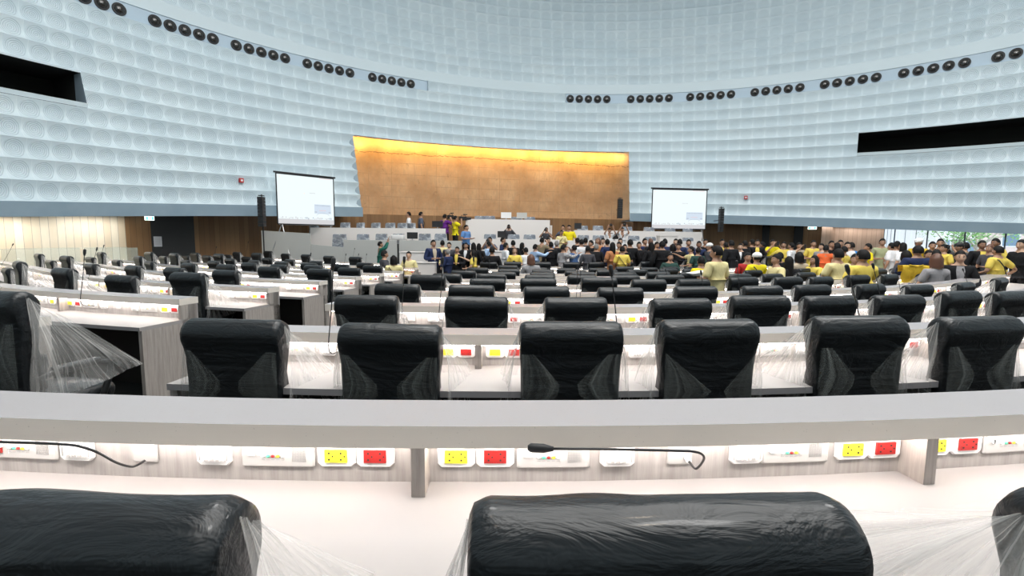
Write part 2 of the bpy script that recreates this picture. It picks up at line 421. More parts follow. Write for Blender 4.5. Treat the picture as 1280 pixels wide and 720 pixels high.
for (a, b) in REC:
    n = 40; azs = [a+(b-a)*q/n for q in range(n+1)]
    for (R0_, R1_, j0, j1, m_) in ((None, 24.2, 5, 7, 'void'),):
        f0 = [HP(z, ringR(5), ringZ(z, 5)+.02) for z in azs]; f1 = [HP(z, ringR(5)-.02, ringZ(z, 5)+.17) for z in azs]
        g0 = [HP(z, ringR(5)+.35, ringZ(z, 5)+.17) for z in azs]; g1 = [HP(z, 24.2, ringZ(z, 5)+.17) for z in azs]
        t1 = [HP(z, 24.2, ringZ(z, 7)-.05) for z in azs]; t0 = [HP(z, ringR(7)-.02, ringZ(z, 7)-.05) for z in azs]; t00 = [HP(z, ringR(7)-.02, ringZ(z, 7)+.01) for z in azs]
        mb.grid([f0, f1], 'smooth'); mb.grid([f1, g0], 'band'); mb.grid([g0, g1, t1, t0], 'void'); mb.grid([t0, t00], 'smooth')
    for z in (a, b):
        mb.face([HP(z, ringR(5)-.01, ringZ(z, 5)+.02), HP(z, 22.6, ringZ(z, 5)+.02), HP(z, 22.6, ringZ(z, 7)), HP(z, ringR(7)-.01, ringZ(z, 7))], 'jamb')
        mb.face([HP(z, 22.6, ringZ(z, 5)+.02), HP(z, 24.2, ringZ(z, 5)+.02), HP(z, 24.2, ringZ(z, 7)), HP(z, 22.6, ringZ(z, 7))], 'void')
RB = ringR(11)+.20
for (a, b) in BANDS:
    n = round((b-a)/PITCH_T)*2; azs = [a+(b-a)*q/n for q in range(n+1)]
    z0 = [ringZ(z, 11) for z in azs]; z1 = [ringZ(z, 12) for z in azs]
    mb.grid([[HP(z, ringR(11), h) for z, h in zip(azs, z0)], [HP(z, RB, h) for z, h in zip(azs, z0)], [HP(z, RB, h) for z, h in zip(azs, z1)], [HP(z, ringR(12), h) for z, h in zip(azs, z1)]], 'band')
    for z, h, k_ in ((a, z0[0], z1[0]), (b, z0[-1], z1[-1])):
        mb.face([HP(z, ringR(11), h), HP(z, RB, h), HP(z, RB, k_), HP(z, ringR(11), k_)], 'smooth')
struct(mb.obj('wall_bowl', angle=.5))
# ceiling with a luminous centre, above the last ring
mb = MB(); zt = EYE+1.56+.59*JTOP; n = 64
mb.grid([[HP(2*PI*q/n, r, zt+dz) for q in range(n)] for r, dz in ((ringR(JTOP), 0), (16, 1.1), (12.5, 1.5))], 'ceilwhite', close=True)
mb.grid([[HP(2*PI*q/n, r, zt+dz) for q in range(n)] for r, dz in ((12.5, 1.5), (.01, 1.6))], 'oculus', close=True)
struct(mb.obj('ceiling', smooth=True))
# soffit behind the lip
RW = 22.6
mb = MB(); n = 120
zo = [(-PI+iB*PITCH_T)+(2*PI-(iB-iA)*PITCH_T)*q/n for q in range(n+1)]
mb.grid([[HP(a_, r, ringZ(a_, -1)+dz) for a_ in zo] for r, dz in ((ringR(-1), 0), (ringR(-1)+.15, 0), (ringR(-1)+.2, .1), (24.6, .1))], 'fascia')
struct(mb.obj('trim_soffit'))

# floor: carpet falling gently to the stage
mb = MB(); xs = [-19+.8*i for i in range(61)]; ys = [-17+.8*i for i in range(61)]
mb.grid([[(x, y, floor_z(x, y)) for x in xs] for y in ys], 'carpet')
o = struct(mb.obj('floor', smooth=True))

# lower wall in segments behind the lip
def wall_seg(a, b, m_, name, kind='structure', R=RW, lab=None, cat=None, z1=None, depth=.15):
    mb = MB(); n = max(2, int(abs(b-a)/1.2)); azs = [azd(a+(b-a)*q/n) for q in range(n+1)]
    zb = -1.0; rows = []; uvr = []
    for r, top in ((R, False), (R, True), (R+depth, True)):
        rows.append([HP(z, r, (ringZ(z, -1)+.35) if top else zb) for z in azs])
        uvr.append([(RW*z, (5. if top else 0.)) for z in azs])
    uvr = [[(RW*z, p[2]) for z, p in zip(azs, rr)] for rr in rows]
    mb.grid(rows, m_, uvr)
    for z in (azs[0], azs[-1]):
        mb.face([HP(z, R, zb), HP(z, R+depth, zb), HP(z, R+depth, ringZ(z, -1)+.35), HP(z, R, ringZ(z, -1)+.35)], m_, [(0, 0), (.1, 0), (.1, 4), (0, 4)])
    o = mb.obj(name); o['kind'] = kind
    return o
wall_seg(-200, -60.2, 'woodpale', 'wall_left')
wall_seg(-60.2, -58.1, 'wood', 'wall_left')
wall_seg(-58.1, -54.2, 'doorblack', 'door_1', R=RW-.02)
wall_seg(-54.2, -53.0, 'wood', 'wall_front_left')
wall_seg(-53.0, -42., 'wood', 'wall_front_left')
wall_seg(6., 24.2, 'wood', 'wall_front_right')
wall_seg(24.2, 25.1, 'black', 'trim_1', R=RW-.25, depth=.6)
wall_seg(25.1, 28.2, 'woodplain', 'wall_right_niche', R=RW+.1)
wall_seg(28.2, 29.3, 'black', 'trim_2', R=RW-.2, depth=.7)
wall_seg(29.3, 31.6, 'wood', 'wall_right_corner')
wall_seg(31.6, 38.3, 'woodrose', 'wall_right', R=RW-.3, depth=.5)
wall_seg(110, 160, 'woodpale', 'wall_back')
# pillar return, pale
wall_seg(31.45, 32.7, 'woodrose', 'trim_3', R=RW-.6, depth=.4)

# windows on the right
ww = [(38.3, 39.4), (39.4, 42.6), (42.6, 46.0), (46.0, 49.4), (49.4, 56), (56, 62), (62, 70), (70, 80), (80, 95), (95, 110)]
for i, (a, b) in enumerate(ww):
    mb = MB(); za = azd(a); zb_ = azd(b); top = max(ringZ(za, -1), ringZ(zb_, -1))+.3; R = RW
    p0, p1 = Vector(HP(za, R, -1)), Vector(HP(zb_, R, -1)); up = Vector((0, 0, top+1))
    mb.face([p0, p1, p1+up, p0+up], 'glass')
    g = struct(mb.obj('window_%d' % (i+1)))
    fr = MB(); rz = math.atan2(p1.y-p0.y, p1.x-p0.x)
    for p in (p0, p1): fr.box((p.x, p.y, top/2-.5), (.05, .09, top+1), 'mull', rz)
    md = (p0+p1)/2
    fr.box((md.x, md.y, .62), ((p1-p0).length, .05, .05), 'mull', rz)
    for q in (.33, .66):
        c = p0.lerp(p1, q)
        if i < 2: fr.box((c.x, c.y, top/2-.5), (.02, .03, top+1), 'mull', rz)
    put('window_frame', fr.mesh('window_frame'), g)

# concrete wall behind the stage opening
A_ = Vector(HP(azd(-44), 22.75, 0)); B_ = Vector(HP(azd(10), 22.75, 0)); dirw = (B_-A_).normalized(); nrm = Vector((-dirw.y, dirw.x, 0))
if nrm.y < 0: nrm = -nrm
A2, B2 = A_+nrm*.0, B_+nrm*.0
# the chord would cut into the opening, so it stands just behind the bowl's back
off = 3.05
mb = MB(); L = (B2-A2).length; P0 = A2+nrm*2.55; P1 = B2+nrm*2.55
CW0, CWD, CWN = P0, dirw, nrm
def cwp(u, v, w=0.): p = P0+dirw*u+nrm*w; return (p.x, p.y, v)
nb = 12; 
sag = lambda u: .0
zb0, zt0 = 2.70, EYE+5.6
rows = []; uvr = []
for z in (zb0, zt0):
    rows.append([cwp(L*q/nb, z, 0) for q in range(nb+1)]); uvr.append([(L*q/nb, z) for q in range(nb+1)])
mb.grid(rows, 'concrete', uvr)
mb.face([cwp(0, zb0, 0), cwp(0, zb0, .5), cwp(L, zb0, .5), cwp(L, zb0, 0)], 'concrete')
mb.face([cwp(0, zt0, 0), cwp(L, zt0, 0), cwp(L, zt0, .5), cwp(0, zt0, .5)], 'concrete')
struct(mb.obj('wall_concrete'))
# plank skirting wall below the concrete, standing slightly proud
mb = MB(); rows = []; uvr = []
for z, w in ((-1., -.10), (zb0+.02, -.10), (zb0+.02, .1)):
    rows.append([cwp(L*q/nb-.6+1.2*q/nb, z, w) for q in range(nb+1)]); uvr.append([(L*q/nb, z+w) for q in range(nb+1)])
mb.grid(rows, 'wood', uvr); struct(mb.obj('wall_stage_skirting'))
# warm lamps washing the top of the concrete wall
for i in range(10):
    u = L*(.16+.075*i); 
    t_ = thing('wall_washer', 'small warm ceiling spotlight above the concrete wall, number %s from the left' % ['one', 'two', 'three', 'four', 'five', 'six', 'seven', 'eight', 'nine', 'ten'][i], 'spotlight', cwp(u, EYE+5.42, -.38), 0, 'wall washer spotlights')
    mb = MB(); mb.tube([(0, 0, 0), (0, 0, .16)], .055, 'black', 12); mb.obj('housing', t_)
    mb = MB(); mb.tube([(0, 0, -.004), (0, 0, .0)], .04, 'led', 12); mb.obj('lens', t_)
    ld = bpy.data.lights.new('washer_beam', 'SPOT'); ld.energy = 34; ld.color = (1, .62, .16); ld.spot_size = 2.4; ld.spot_blend = .8; ld.shadow_soft_size = .05
    lo = bpy.data.objects.new('washer_beam', ld); COL.objects.link(lo); lo.location = cwp(u, EYE+5.30, -.38)
    d = Vector(cwp(u, EYE+3.3, 0))-Vector(cwp(u, EYE+5.30, -.38)); lo.rotation_euler = d.to_track_quat('-Z', 'Y').to_euler()
pm = Vector(cwp(L*.5, EYE+5.36, -.36)); dm = Vector(cwp(L*.5, EYE+3.9, 0))-pm
area_light('wall_wash_strip', pm, .12, 310, (1, .66, .20), (Matrix.Rotation(math.atan2(CWD.y, CWD.x), 3, 'Z') @ Matrix.Rotation(.35, 3, 'X')).to_euler(), 'RECTANGLE', .12)
bpy.data.objects['wall_wash_strip'].data.size = 18.5
# added fill lights behind the lip, brightening the pale and rose plank walls
for az, w_, p_, c_ in ((-63, 5, 24, (1, .97, .92)), (-69, 5, 28, (1, .97, .92)), (-76, 6, 32, (1, .97, .92)), (-84, 6, 32, (1, .97, .92)), (33.2, 3, 8, (1, .93, .88)), (36.4, 3, 8, (1, .93, .88))):
    p = HP(azd(az), 21.9, ringZ(azd(az), -1)+.05)
    area_light('lip_fill', p, 1.6, p_, c_, (0, 0, -azd(az)), 'RECTANGLE', .5)
ORD = ['first', 'second', 'third', 'fourth', 'fifth', 'sixth', 'seventh', 'eighth', 'ninth', 'tenth', 'eleventh', 'twelfth', 'thirteenth', 'fourteenth', 'fifteenth', 'sixteenth', 'seventeenth', 'eighteenth', 'nineteenth', 'twentieth', 'twenty-first', 'twenty-second', 'twenty-third', 'twenty-fourth', 'twenty-fifth', 'twenty-sixth', 'twenty-seventh', 'twenty-eighth', 'twenty-ninth', 'thirtieth', 'thirty-first', 'thirty-second', 'thirty-third', 'thirty-fourth', 'thirty-fifth', 'thirty-sixth']
# round dark downlights in the band
azl = []
for st in (-64.2, -56.15, -48.66, -40.91, -32.8): azl += [('left', st+q*1.30) for q in range(5)]
for st in (-3.98, 5.1, 13.61, 22.2, 30.57, 38.82, 47.1): azl += [('right', st+q*1.38) for q in range(5)]
mr = MB(); mr.tube([(0, 0, 0), (0, 0, .05)], .225, 'black', 24); ring_me = mr.mesh('trim_ring', angle=.6)
ml = MB(); ml.ball((0, 0, .045), .165, 'blackgloss', 20, 10, (1, 1, .55)); lens_me = ml.mesh('dome_lens', smooth=True)
cnt = {'left': 0, 'right': 0}
for side, a in azl:
    az = azd(a); z = (ringZ(az, 11)+ringZ(az, 12))/2
    if a > 51: continue
    t_ = thing('round_downlight', 'round black downlight in the %s band of the wall, %s from the left' % (side, ORD[cnt[side]]), 'ceiling light', HP(az, RB-.002, z), 0, 'round black lights in the wall band')
    cnt[side] += 1
    t_.rotation_euler = Vector((-math.sin(az), -math.cos(az), 0)).to_track_quat('Z', 'Y').to_euler()
    put('trim_ring', ring_me, t_); put('dome_lens', lens_me, t_)
# two red alarms on the bowl, exit signs
for px, py, side in ((285, 226, 'left'), (927.5, 247.5, 'right')):
    az = math.radians(-50.49 if side == 'left' else 21.56)
    d = ray_dir(px, py); z = EYE+d.z/d.y*(HY+21.6*math.cos(az)); jj = max(j for j in range(12) if ringZ(az, j) <= z)
    mb = MB(); mb.box((0, 0, 0), (.16, .14, .18), 'alarm'); mb.box((0, -.075, 0), (.08, .02, .08), 'white')
    tag(mb.obj('fire_alarm', loc=HP(az, ringR(jj)+.15, z), rz=-az), 'small red fire alarm box on the %s side of the tiled wall' % side, 'fire alarm')
for px, py, azx, lab in ((178, 272.8, -58.75, 'lit green and white exit sign left of the black door'), (1013.5, 285, 30.3, 'lit green and white exit sign on the right dark wall')):
    az = azd(azx); Y = HY+22.0*math.cos(az); d = ray_dir(px, py); z = EYE+d.z/d.y*Y
    t_ = thing('exit_sign', lab, 'exit sign', HP(az, 22.0, z-.0), -az)
    w_ = .40 if px > 500 else .30
    mb = MB(); mb.box((0, 0, 0), (w_, .05, .15), 'exitwhite'); mb.obj('housing', t_)
    mb = MB()
    mb.box((-w_*.30, -.03, 0), (w_*.20, .01, .12), 'exit'); mb.box((w_*.30, -.03, 0), (w_*.22, .01, .12), 'exit')
    # running figure and arrow
    mb.ball((0, -.032, .045), .014, 'exit', 8, 5); mb.tube([(-.01, -.032, .03), (.005, -.032, -.005)], .012, 'exit', 6)
    mb.tube([(.005, -.032, -.005), (.035, -.032, -.02), (.03, -.032, -.05)], .007, 'exit', 6); mb.tube([(.005, -.032, -.005), (-.015, -.032, -.035), (-.04, -.032, -.035)], .007, 'exit', 6)
    mb.tube([(-.035, -.032, .01), (-.005, -.032, .02), (.03, -.032, .005)], .006, 'exit', 6); mb.obj('pictogram', t_)
az = azd(-57.6); p = at(197.5, 302, HY+22.45*math.cos(az))
mb = MB(); mb.box((0, 0, 0), (.28, .012, .40), 'paper')
for q in range(6): mb.box((0, -.007, .13-.05*q), (.2, .002, .008), 'greyline')
tag(mb.obj('paper_notice', loc=HP(az, RW-.05, p.z), rz=-az), 'white paper notice taped to the black door', 'notice')
mb = MB(); mb.box((0, 0, 0), (.03, .05, .35), 'chrome')
# glass railing on the far left
t_ = thing('glass_railing', 'low frameless glass railing in front of the pale plank wall', 'railing')
for i, (a, b) in enumerate(((-100, -92), (-92, -84), (-84, -77), (-77, -71), (-71, -65.5), (-65.5, -61))):
    R = 20.9; p0, p1 = Vector(HP(azd(a+.15), R, 0)), Vector(HP(azd(b-.15), R, 0)); mb = MB()
    z0, z1 = -.1, 1.03
    w = Vector((math.sin(azd(a)), math.cos(azd(a)), 0))*.012
    mb.grid([[p0+Vector((0, 0, z0)), p1+Vector((0, 0, z0))], [p0+Vector((0, 0, z1)), p1+Vector((0, 0, z1))], [p0+w+Vector((0, 0, z1)), p1+w+Vector((0, 0, z1))], [p0+w+Vector((0, 0, z0)), p1+w+Vector((0, 0, z0))]], 'railglass')
    mb.obj('glass_panel', t_)
mb = MB(); pts = [HP(azd(a), 20.9, 1.04) for a in range(-100, -60, 2)]; mb.tube(pts, .016, 'railglass', 6); mb.obj('handrail', t_)

# ================================================================== DESKS
SHZ, WTZ = .965, .75       # shelf top, worktop top above the row's floor
SHT = .066
BAY = 1.575
def sweep(mb, k, s0, s1, poly, m_, ms=None, step=.38, caps=True, z0=0.):
    n = max(1, int(math.ceil((s1-s0)/step))); ss = [s0+(s1-s0)*i/n for i in range(n+1)]
    N = len(poly); per = [0]
    for i in range(N): per.append(per[-1]+math.dist(poly[i], poly[(i+1) % N]))
    for i in range(N):
        a, b = poly[i], poly[(i+1) % N]; mm = ms[i] if ms else m_
        mb.grid([[RP(k, s, a[0], z0+a[1]) for s in ss], [RP(k, s, b[0], z0+b[1]) for s in ss]], mm, [[(s, per[i]) for s in ss], [(s, per[i+1]) for s in ss]])
    if caps:
        for s, rev in ((s0, False), (s1, True)):
            pts = [RP(k, s, a[0], z0+a[1]) for a in poly]; uv = [(a[0], a[1]) for a in poly]
            mb.face(pts[::-1] if rev else pts, m_, uv[::-1] if rev else uv)
def slab(mb, k, s0, s1, d0, d1, za, zb, m_, ms=None, step=.38):
    sweep(mb, k, s0, s1, [(d0, za), (d1, za), (d1, zb), (d0, zb)], m_, ms, step)
PD = .092; DEPTH = .43
def plate_shape(mb, w, h, t, m_, r=.012):
    # bevelled plate in the x-z plane facing -y
    x, z = w/2, h/2
    out = [(-x, -z+r), (-x, z-r), (-x+r, z), (x-r, z), (x, z-r), (x, -z+r), (x-r, -z), (-x+r, -z)]
    a = [(p[0], 0, p[1]) for p in out]; q = .94
    b = [(p[0]*1., -t*.55, p[1]*1.) for p in out]; c = [(p[0]*q, -t, p[1]*.92) for p in out]
    mb.grid([a, b, c], m_, close=True); mb.face([c[i] for i in range(8)], m_)
def outlet_meshes(colr):
    p = MB(); plate_shape(p, .116, .072, .008, 'plate'); p = p.mesh('power_outlet')
    f = MB(); f.box((0, -.010, 0), (.068, .006, .040), colr)
    for sx in (-.020, .016):
        for dz in (.010, -.010): f.box((sx, -.0135, dz), (.005, .002, .005), 'hole')
        f.box((sx+.011, -.0135, 0), (.004, .002, .004), 'hole')
    return p, f.mesh('socket_face')
OUT = {c: outlet_meshes(c) for c in ('yellow', 'red')}
f = MB(); plate_shape(f, .108, .074, .012, 'plate'); USB = f.mesh('data_outlet')
f = MB(); f.box((0, -.014, .002), (.070, .006, .044), 'plate')
for sx in (-.018, .0, .018): f.box((sx, -.019, -.016), (.010, .004, .008), 'platebeige')
for sx in (-.043, .043): f.box((sx, -.0135, 0), (.002, .002, .040), 'platebeige')
USBI = f.mesh('data_ports')
f = MB(); plate_shape(f, .225, .082, .008, 'platebeige', .004); CON = f.mesh('delegate_console')
f = MB(); f.tube([(-.084, -.008, .004), (-.084, -.014, .004)], .008, 'plate', 12); f.box((-.076, -.011, .004), (.016, .006, .015), 'plate'); CON1 = f.mesh('round_key')
f = MB()
for i, c_ in enumerate(('plate', 'green', 'red', 'yellow', 'plate')):
    f.ball((-.045+.015*i, -.010, -.006), .0058, c_, 8, 5, (1.1, .6, .8))
    f.box((-.045+.015*i, -.009, -.017), (.010, .001, .002), 'greyline')
f.ball((-.045, -.009, .012), .0035, 'sky' if 'sky' in M else 'plate', 6, 4); f.box((-.015, -.009, .010), (.055, .001, .0012), 'greyline')
CON2 = f.mesh('voting_buttons')
f = MB()
for i in range(9): f.box((.045+.005*i, -.009, 0.), (.0012, .001, .046), 'greyline')
for i in range(9): f.box((.065, -.009, -.020+.005*i), (.042, .001, .0012), 'greyline')
for i in range(5): f.box((-.008+.005*i, -.009, .032), (.003, .001, .003), 'greyline')
CON3 = f.mesh('speaker_grille')
f = MB(); plate_shape(f, .078, .078, .006, 'platebeige', .003); MICP = f.mesh('microphone_plate')
ROWNAME = ['nearest row', 'second row', 'third row', 'fourth row', 'fifth row', 'sixth row', 'seventh row', 'eighth row', 'ninth row', 'last row by the stage']
def panel_item(k, s, dz, me, name, par, extra=(), lab=None):
    p = RP(k, s, PD-.001, fz(k)+WTZ+dz); o = put(name, me, par, p, RA(k, s))
    if lab: o['label'] = lab
    for nm, e in extra:
        c = put(nm, e, o)
    return o
BAYS = {}
def desk(k, s0, s1, first_div, block, lvl, BAY=BAY, isc=1., ish=0.):
    nm = 'long white curved desk with raised shelf, %s from the camera, %s' % (ROWNAME[k], block) if k else 'long white curved desk with raised shelf directly in front of the camera'
    if k == 9: nm = 'long white curved desk with raised shelf, last row before the stage, %s' % block
    f0 = fz(k); mid = RP(k, (s0+s1)/2, 0, 0)
    t_ = thing('conference_desk', nm, 'desk', (0, 0, 0), 0, 'curved desk rows')
    st = .38
    mb = MB(); slab(mb, k, s0, s1, 0, .222, f0+SHZ-SHT, f0+SHZ, 'edge', ['edge', 'top', 'top', 'edge'], st); mb.obj('raised_shelf', t_)
    mb = MB(); slab(mb, k, s0, s1, -DEPTH, PD, f0+WTZ-.035, f0+WTZ, 'worktop', ['edge', 'worktop', 'worktop', 'top'], st); mb.obj('worktop', t_)
    mb = MB(); slab(mb, k, s0, s1, PD, PD+.12, f0+WTZ-.035, f0+SHZ-SHT, 'lampanel', None, st); mb.obj('back_panel', t_)
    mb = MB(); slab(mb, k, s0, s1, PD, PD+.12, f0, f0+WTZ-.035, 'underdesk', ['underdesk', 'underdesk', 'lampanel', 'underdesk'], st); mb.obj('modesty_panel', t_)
    mb = MB(); slab(mb, k, s0+.05, s1-.05, .026, .042, f0+SHZ-SHT-.008, f0+SHZ-SHT, 'led', None, st); mb.obj('light_strip', t_)
    for s, sg in ((s0, 1), (s1, -1)):
        mb = MB(); a, b = sorted((s, s+sg*.04))
        sweep(mb, k, a, b, [(-DEPTH+.02, f0), (.20, f0), (.20, f0+SHZ-SHT), (.015, f0+SHZ-SHT), (.015, f0+WTZ-.035), (-DEPTH+.02, f0+WTZ-.035)], 'lam')
        mb.obj('end_panel', t_)
    bays = []; d = first_div
    while d > s0+.35: d -= BAY
    divs = []
    while d < s1-.3:
        if d > s0+.3: divs.append(d)
        bays.append(d+BAY/2); d += BAY
    for d in divs:
        mb = MB(); slab(mb, k, d-.02, d+.02, .004, PD, f0+WTZ, f0+SHZ-SHT, 'lam'); mb.obj('divider', t_)
    zc = (SHZ-SHT-WTZ)/2+.012
    for c in bays:
        BAYS.setdefault(k, []).append(c)
        items = [(-.685, 'y'), (-.565, 'r'), (-.385, 'c'), (-.185, 'u'), (.015, 'm'), (.23, 'u'), (.395, 'c'), (.59, 'y'), (.705, 'r')]
        if k == 0 and c < .2: items = [(-.70, 'y'), (-.585, 'r'), (-.48, 'c'), (-.30, 'u'), (-.08, 'm'), (.142, 'u'), (.342, 'c'), (.522, 'y'), (.642, 'r')]
        for o_, ty in items:
            s = c+o_*isc+ish
            if not (s0+.09 < s < s1-.09): continue
            if ty in 'yr':
                cc = 'yellow' if ty == 'y' else 'red'
                panel_item(k, s, zc, OUT[cc][0], 'power_outlet', t_, [('socket_face', OUT[cc][1])] , cc+' power outlet in a white plate')
            elif lvl >= 1 and ty == 'c': panel_item(k, s, zc+.002, CON, 'delegate_console', t_, [('round_key', CON1), ('voting_buttons', CON2), ('speaker_grille', CON3)] if lvl >= 2 else [('voting_buttons', CON2)])
            elif lvl >= 1 and ty == 'u': panel_item(k, s, zc, USB, 'data_outlet', t_, [('data_ports', USBI)] if lvl >= 2 else [])
            elif lvl >= 1 and ty == 'm': panel_item(k, s, zc+.004, MICP, 'microphone_plate', t_)
    return t_
def hall_limit(k, sgn, Rmax=19.8, smax=19.):
    s = 0.
    while s < smax:
        p = RP(k, sgn*s)
        if math.hypot(p.x-HX, p.y-HY) > Rmax or p.y < -6: break
        s += .1
    return sgn*s
desk(0, -3.4, 4.8, .168, 'centre block', 2)
MAINL = {1: -1.53, 2: -1.62, 3: -1.70, 4: -1.75, 5: -1.78, 6: -1.8, 7: -1.78, 8: -1.75, 9: -1.9}
for k in range(1, 10):
    desk(k, MAINL[k], min(hall_limit(k, 1), 13.6), {1: .10}.get(k, MAINL[k]+.02), 'centre block', 2 if k < 3 else (1 if k < 5 else 0))
LEFTR = {1: -3.1, 2: -3.22, 3: -3.26, 4: -3.34, 5: -3.38, 6: -3.48, 7: -3.5, 8: -3.55, 9: -3.7}
for k in range(1, 10):
    e = LEFTR[k]; desk(k, max(hall_limit(k, -1), -15.), e, e-.02, 'block on the left', 2 if k in (1, 2) else (1 if k < 5 else 0), 1.76, 1.12, -.05)
# ================================================================== CHAIRS
# local frame: the sitter looks along +y; the back's top roll lies on y = 0; overall height 1.115
def side_outline(n=10):
    """closed outline of the backrest in the y-z plane: slab with a fat roll on top"""
    pts = []
    for i in range(n+1):                       # roll, from the rear foot of the curl over the top to the front
        a = math.radians(215-235*i/n); pts.append((.0+.078*math.cos(a), 1.036+.078*math.sin(a)))
    pts += [(.062, .96), (.055, .80), (.075, .66), (.060, .52), (.02, .44), (-.03, .45), (-.045, .60), (-.052, .78), (-.050, .92)]
    return pts
def rounded_prism(outline, xs, shrinks, m_, wob=0., seed=0, cx=None):
    """outline (y,z) lofted along x with end rounding"""
    cy = sum(p[0] for p in outline)/len(outline); cz = sum(p[1] for p in outline)/len(outline)
    rows = []
    for x, sh in zip(xs, shrinks):
        r = []
        for (y, z) in outline:
            d = Vector((y-cy, z-cz)); L = d.length; k = max(0, L-sh)/L if L else 1
            ww = noise.noise(Vector((x*9+seed, y*14, z*9)))*wob if wob else 0
            # the sides of the back are slightly narrower than the roll
            nx = x*(1. if z > .93 else 1-.055*min(1, (.93-z)/.06))
            r.append((nx, cy+d.x*k+ww, cz+d.y*k+ww*.6))
        rows.append(r)
    return rows
def backrest_mesh(nx=9, n=10, wob=.004, seed=0, w=.268):
    mb = MB(); xs = [-w, -w+.006, -w+.022]+[(-w+.03)+(2*w-.06)*i/(nx-1) for i in range(nx)]+[w-.022, w-.006, w]
    sh = [.030, .012, .003]+[0]*nx+[.003, .012, .030]
    rows = rounded_prism(side_outline(n), xs, sh, 'leather', wob, seed); mb.grid(rows, 'leather', close=True)
    mb.face(rows[0][::-1], 'leather'); mb.face(rows[-1], 'leather'); return mb.mesh('backrest', angle=.9)
def rbox(mb, c, size, m_, r=.02, seg=3):
    """cushion: box with rounded rim, built from stacked rounded rectangles"""
    cx, cy, cz = c; w, d, h = size; rows = []
    for i in range(2*seg+2):
        if i <= seg: a = PI/2*i/seg; z = -h/2+r-r*math.cos(a); ins = r-r*math.sin(a)
        else: a = PI/2*(i-seg-1)/seg; z = h/2-r+r*math.sin(a); ins = r-r*math.cos(a)
        ring = []
        for q in range(16):
            t_ = 2*PI*(q+.5)/16; sx = abs(math.cos(t_))**.35*math.copysign(1, math.cos(t_)); sy = abs(math.sin(t_))**.35*math.copysign(1, math.sin(t_))
            ring.append((cx+sx*(w/2-ins), cy+sy*(d/2-ins), cz+z))
        rows.append(ring)
    mb.grid(rows, m_, close=True); mb.face(rows[0][::-1], m_); mb.face(rows[-1], m_)
def cover_back_mesh(seed=0, nx=12):
    """film stretched on the back: two side triangles meeting in a knot, clear in the middle"""
    rnd = random.Random(seed); mb = MB(); kx, kz = rnd.uniform(-.04, .04), rnd.uniform(.74, .80)
    for sg in (-1, 1):
        n = 8; rows = []; uv = []
        for i in range(n+1):
            v = i/n; z = .955-.42*v; ex = .262*sg
            # inner border runs from the side to the knot and back out
            inner = ex+(kx+.03*sg-ex)*(1-abs(v-(.955-kz)/.42)/max((.955-kz)/.42, 1-(.955-kz)/.42))
            if v > (.955-kz)/.42: inner = (kx+.03*sg)+(.17*sg-kx)*(v-(.955-kz)/.42)/(1-(.955-kz)/.42)
            row = []; ur = []
            for j in range(5):
                t_ = j/4; x = ex+(inner-ex)*t_
                row.append((x, -.070-.014*math.sin(PI*t_)*math.sin(PI*v)+noise.noise(Vector((x*20+seed, z*8, 3)))*.006, z)); ur.append((t_*.35+.3*sg+v*.2, v*.3+t_*.35))
            rows.append(row); uv.append(ur)
        mb.grid(rows, 'filmback', uv)
    return mb
def cover_mesh(seed=0, slack=(1., 1.), lod=0):
    """clear plastic bag hung over the chair: sides run from the top roll down and forward over the arms"""
    rnd = random.Random(seed); mb = cover_back_mesh(seed) if lod < 2 else MB()
    n, mcount = (14, 10) if lod == 0 else (8, 6)
    for sg, sl in ((-1, slack[0]), (1, slack[1])):
        rows = []; uv = []
        for i in range(n+1):
            v = i/n                                   # 0 at the rear edge of the side, 1 at the sloping front edge
            row = []; ur = []
            for j in range(mcount+1):
                t_ = j/mcount                         # 0 top, 1 bottom
                top = Vector((.268*sg, .06*v, 1.09-.05*v))
                bot = Vector(((.285+.07*v*sl+.02)*sg, -.06+(.62*sl+.0)*v, .50+.12*v))
                p = top.lerp(bot, t_)
                bul = .030*math.sin(PI*t_)*sl
                f_ = noise.noise(Vector((v*7+seed*3, t_*2.2, sg*4.)))*.034*(.25+t_)*(1 if lod < 2 else .6)
                f2 = noise.noise(Vector((v*19+seed*5, t_*3.0, sg*9.)))*.014*(.3+t_)
                row.append((p.x+sg*(bul+f_+f2), p.y+f_*.5, p.z)); ur.append((v*1.0+sg*.7, t_*.8+v*.4))
            rows.append(row); uv.append(ur)
        mb.grid(rows, 'film', uv)
    # front sheet sloping from the roll to the seat front
    rows = []; uv = []
    for i in range(n+1):
        u = i/n; row = []; ur = []
        for j in range(mcount+1):
            t_ = j/mcount; hw = .268+.08*t_; top = Vector((0, .06, 1.04)); bot = Vector((0, .56*max(slack), .62))
            p = top.lerp(bot, t_); x = -hw+2*hw*u
            f_ = noise.noise(Vector((u*9+seed, t_*2.5, 7.)))*.03*(.2+t_)
            row.append((x, p.y, p.z-.05*math.sin(PI*t_)+f_)); ur.append((u*1.3, t_*.7))
        rows.append(row); uv.append(ur)
    mb.grid(rows, 'filmlight', uv)
    return mb.mesh('plastic_cover', smooth=True)
mb = MB(); rbox(mb, (0, .27, .475), (.50, .48, .10), 'leather', .04); SEAT = mb.mesh('seat', angle=.9)
def arm_mesh(sg):
    mb = MB(); x = .275*sg
    mb.tube([(x, .04, .60), (x, .02, .655), (x, .10, .675), (x, .34, .675), (x, .42, .655), (x, .42, .60), (x, .36, .47), (x*.85, .30, .44)], .019, 'blackplastic', 8)
    rbox(mb, (x, .22, .688), (.062, .27, .030), 'leather', .013, 2); return mb.mesh('armrest', angle=.8)
ARM = (arm_mesh(-1), arm_mesh(1))
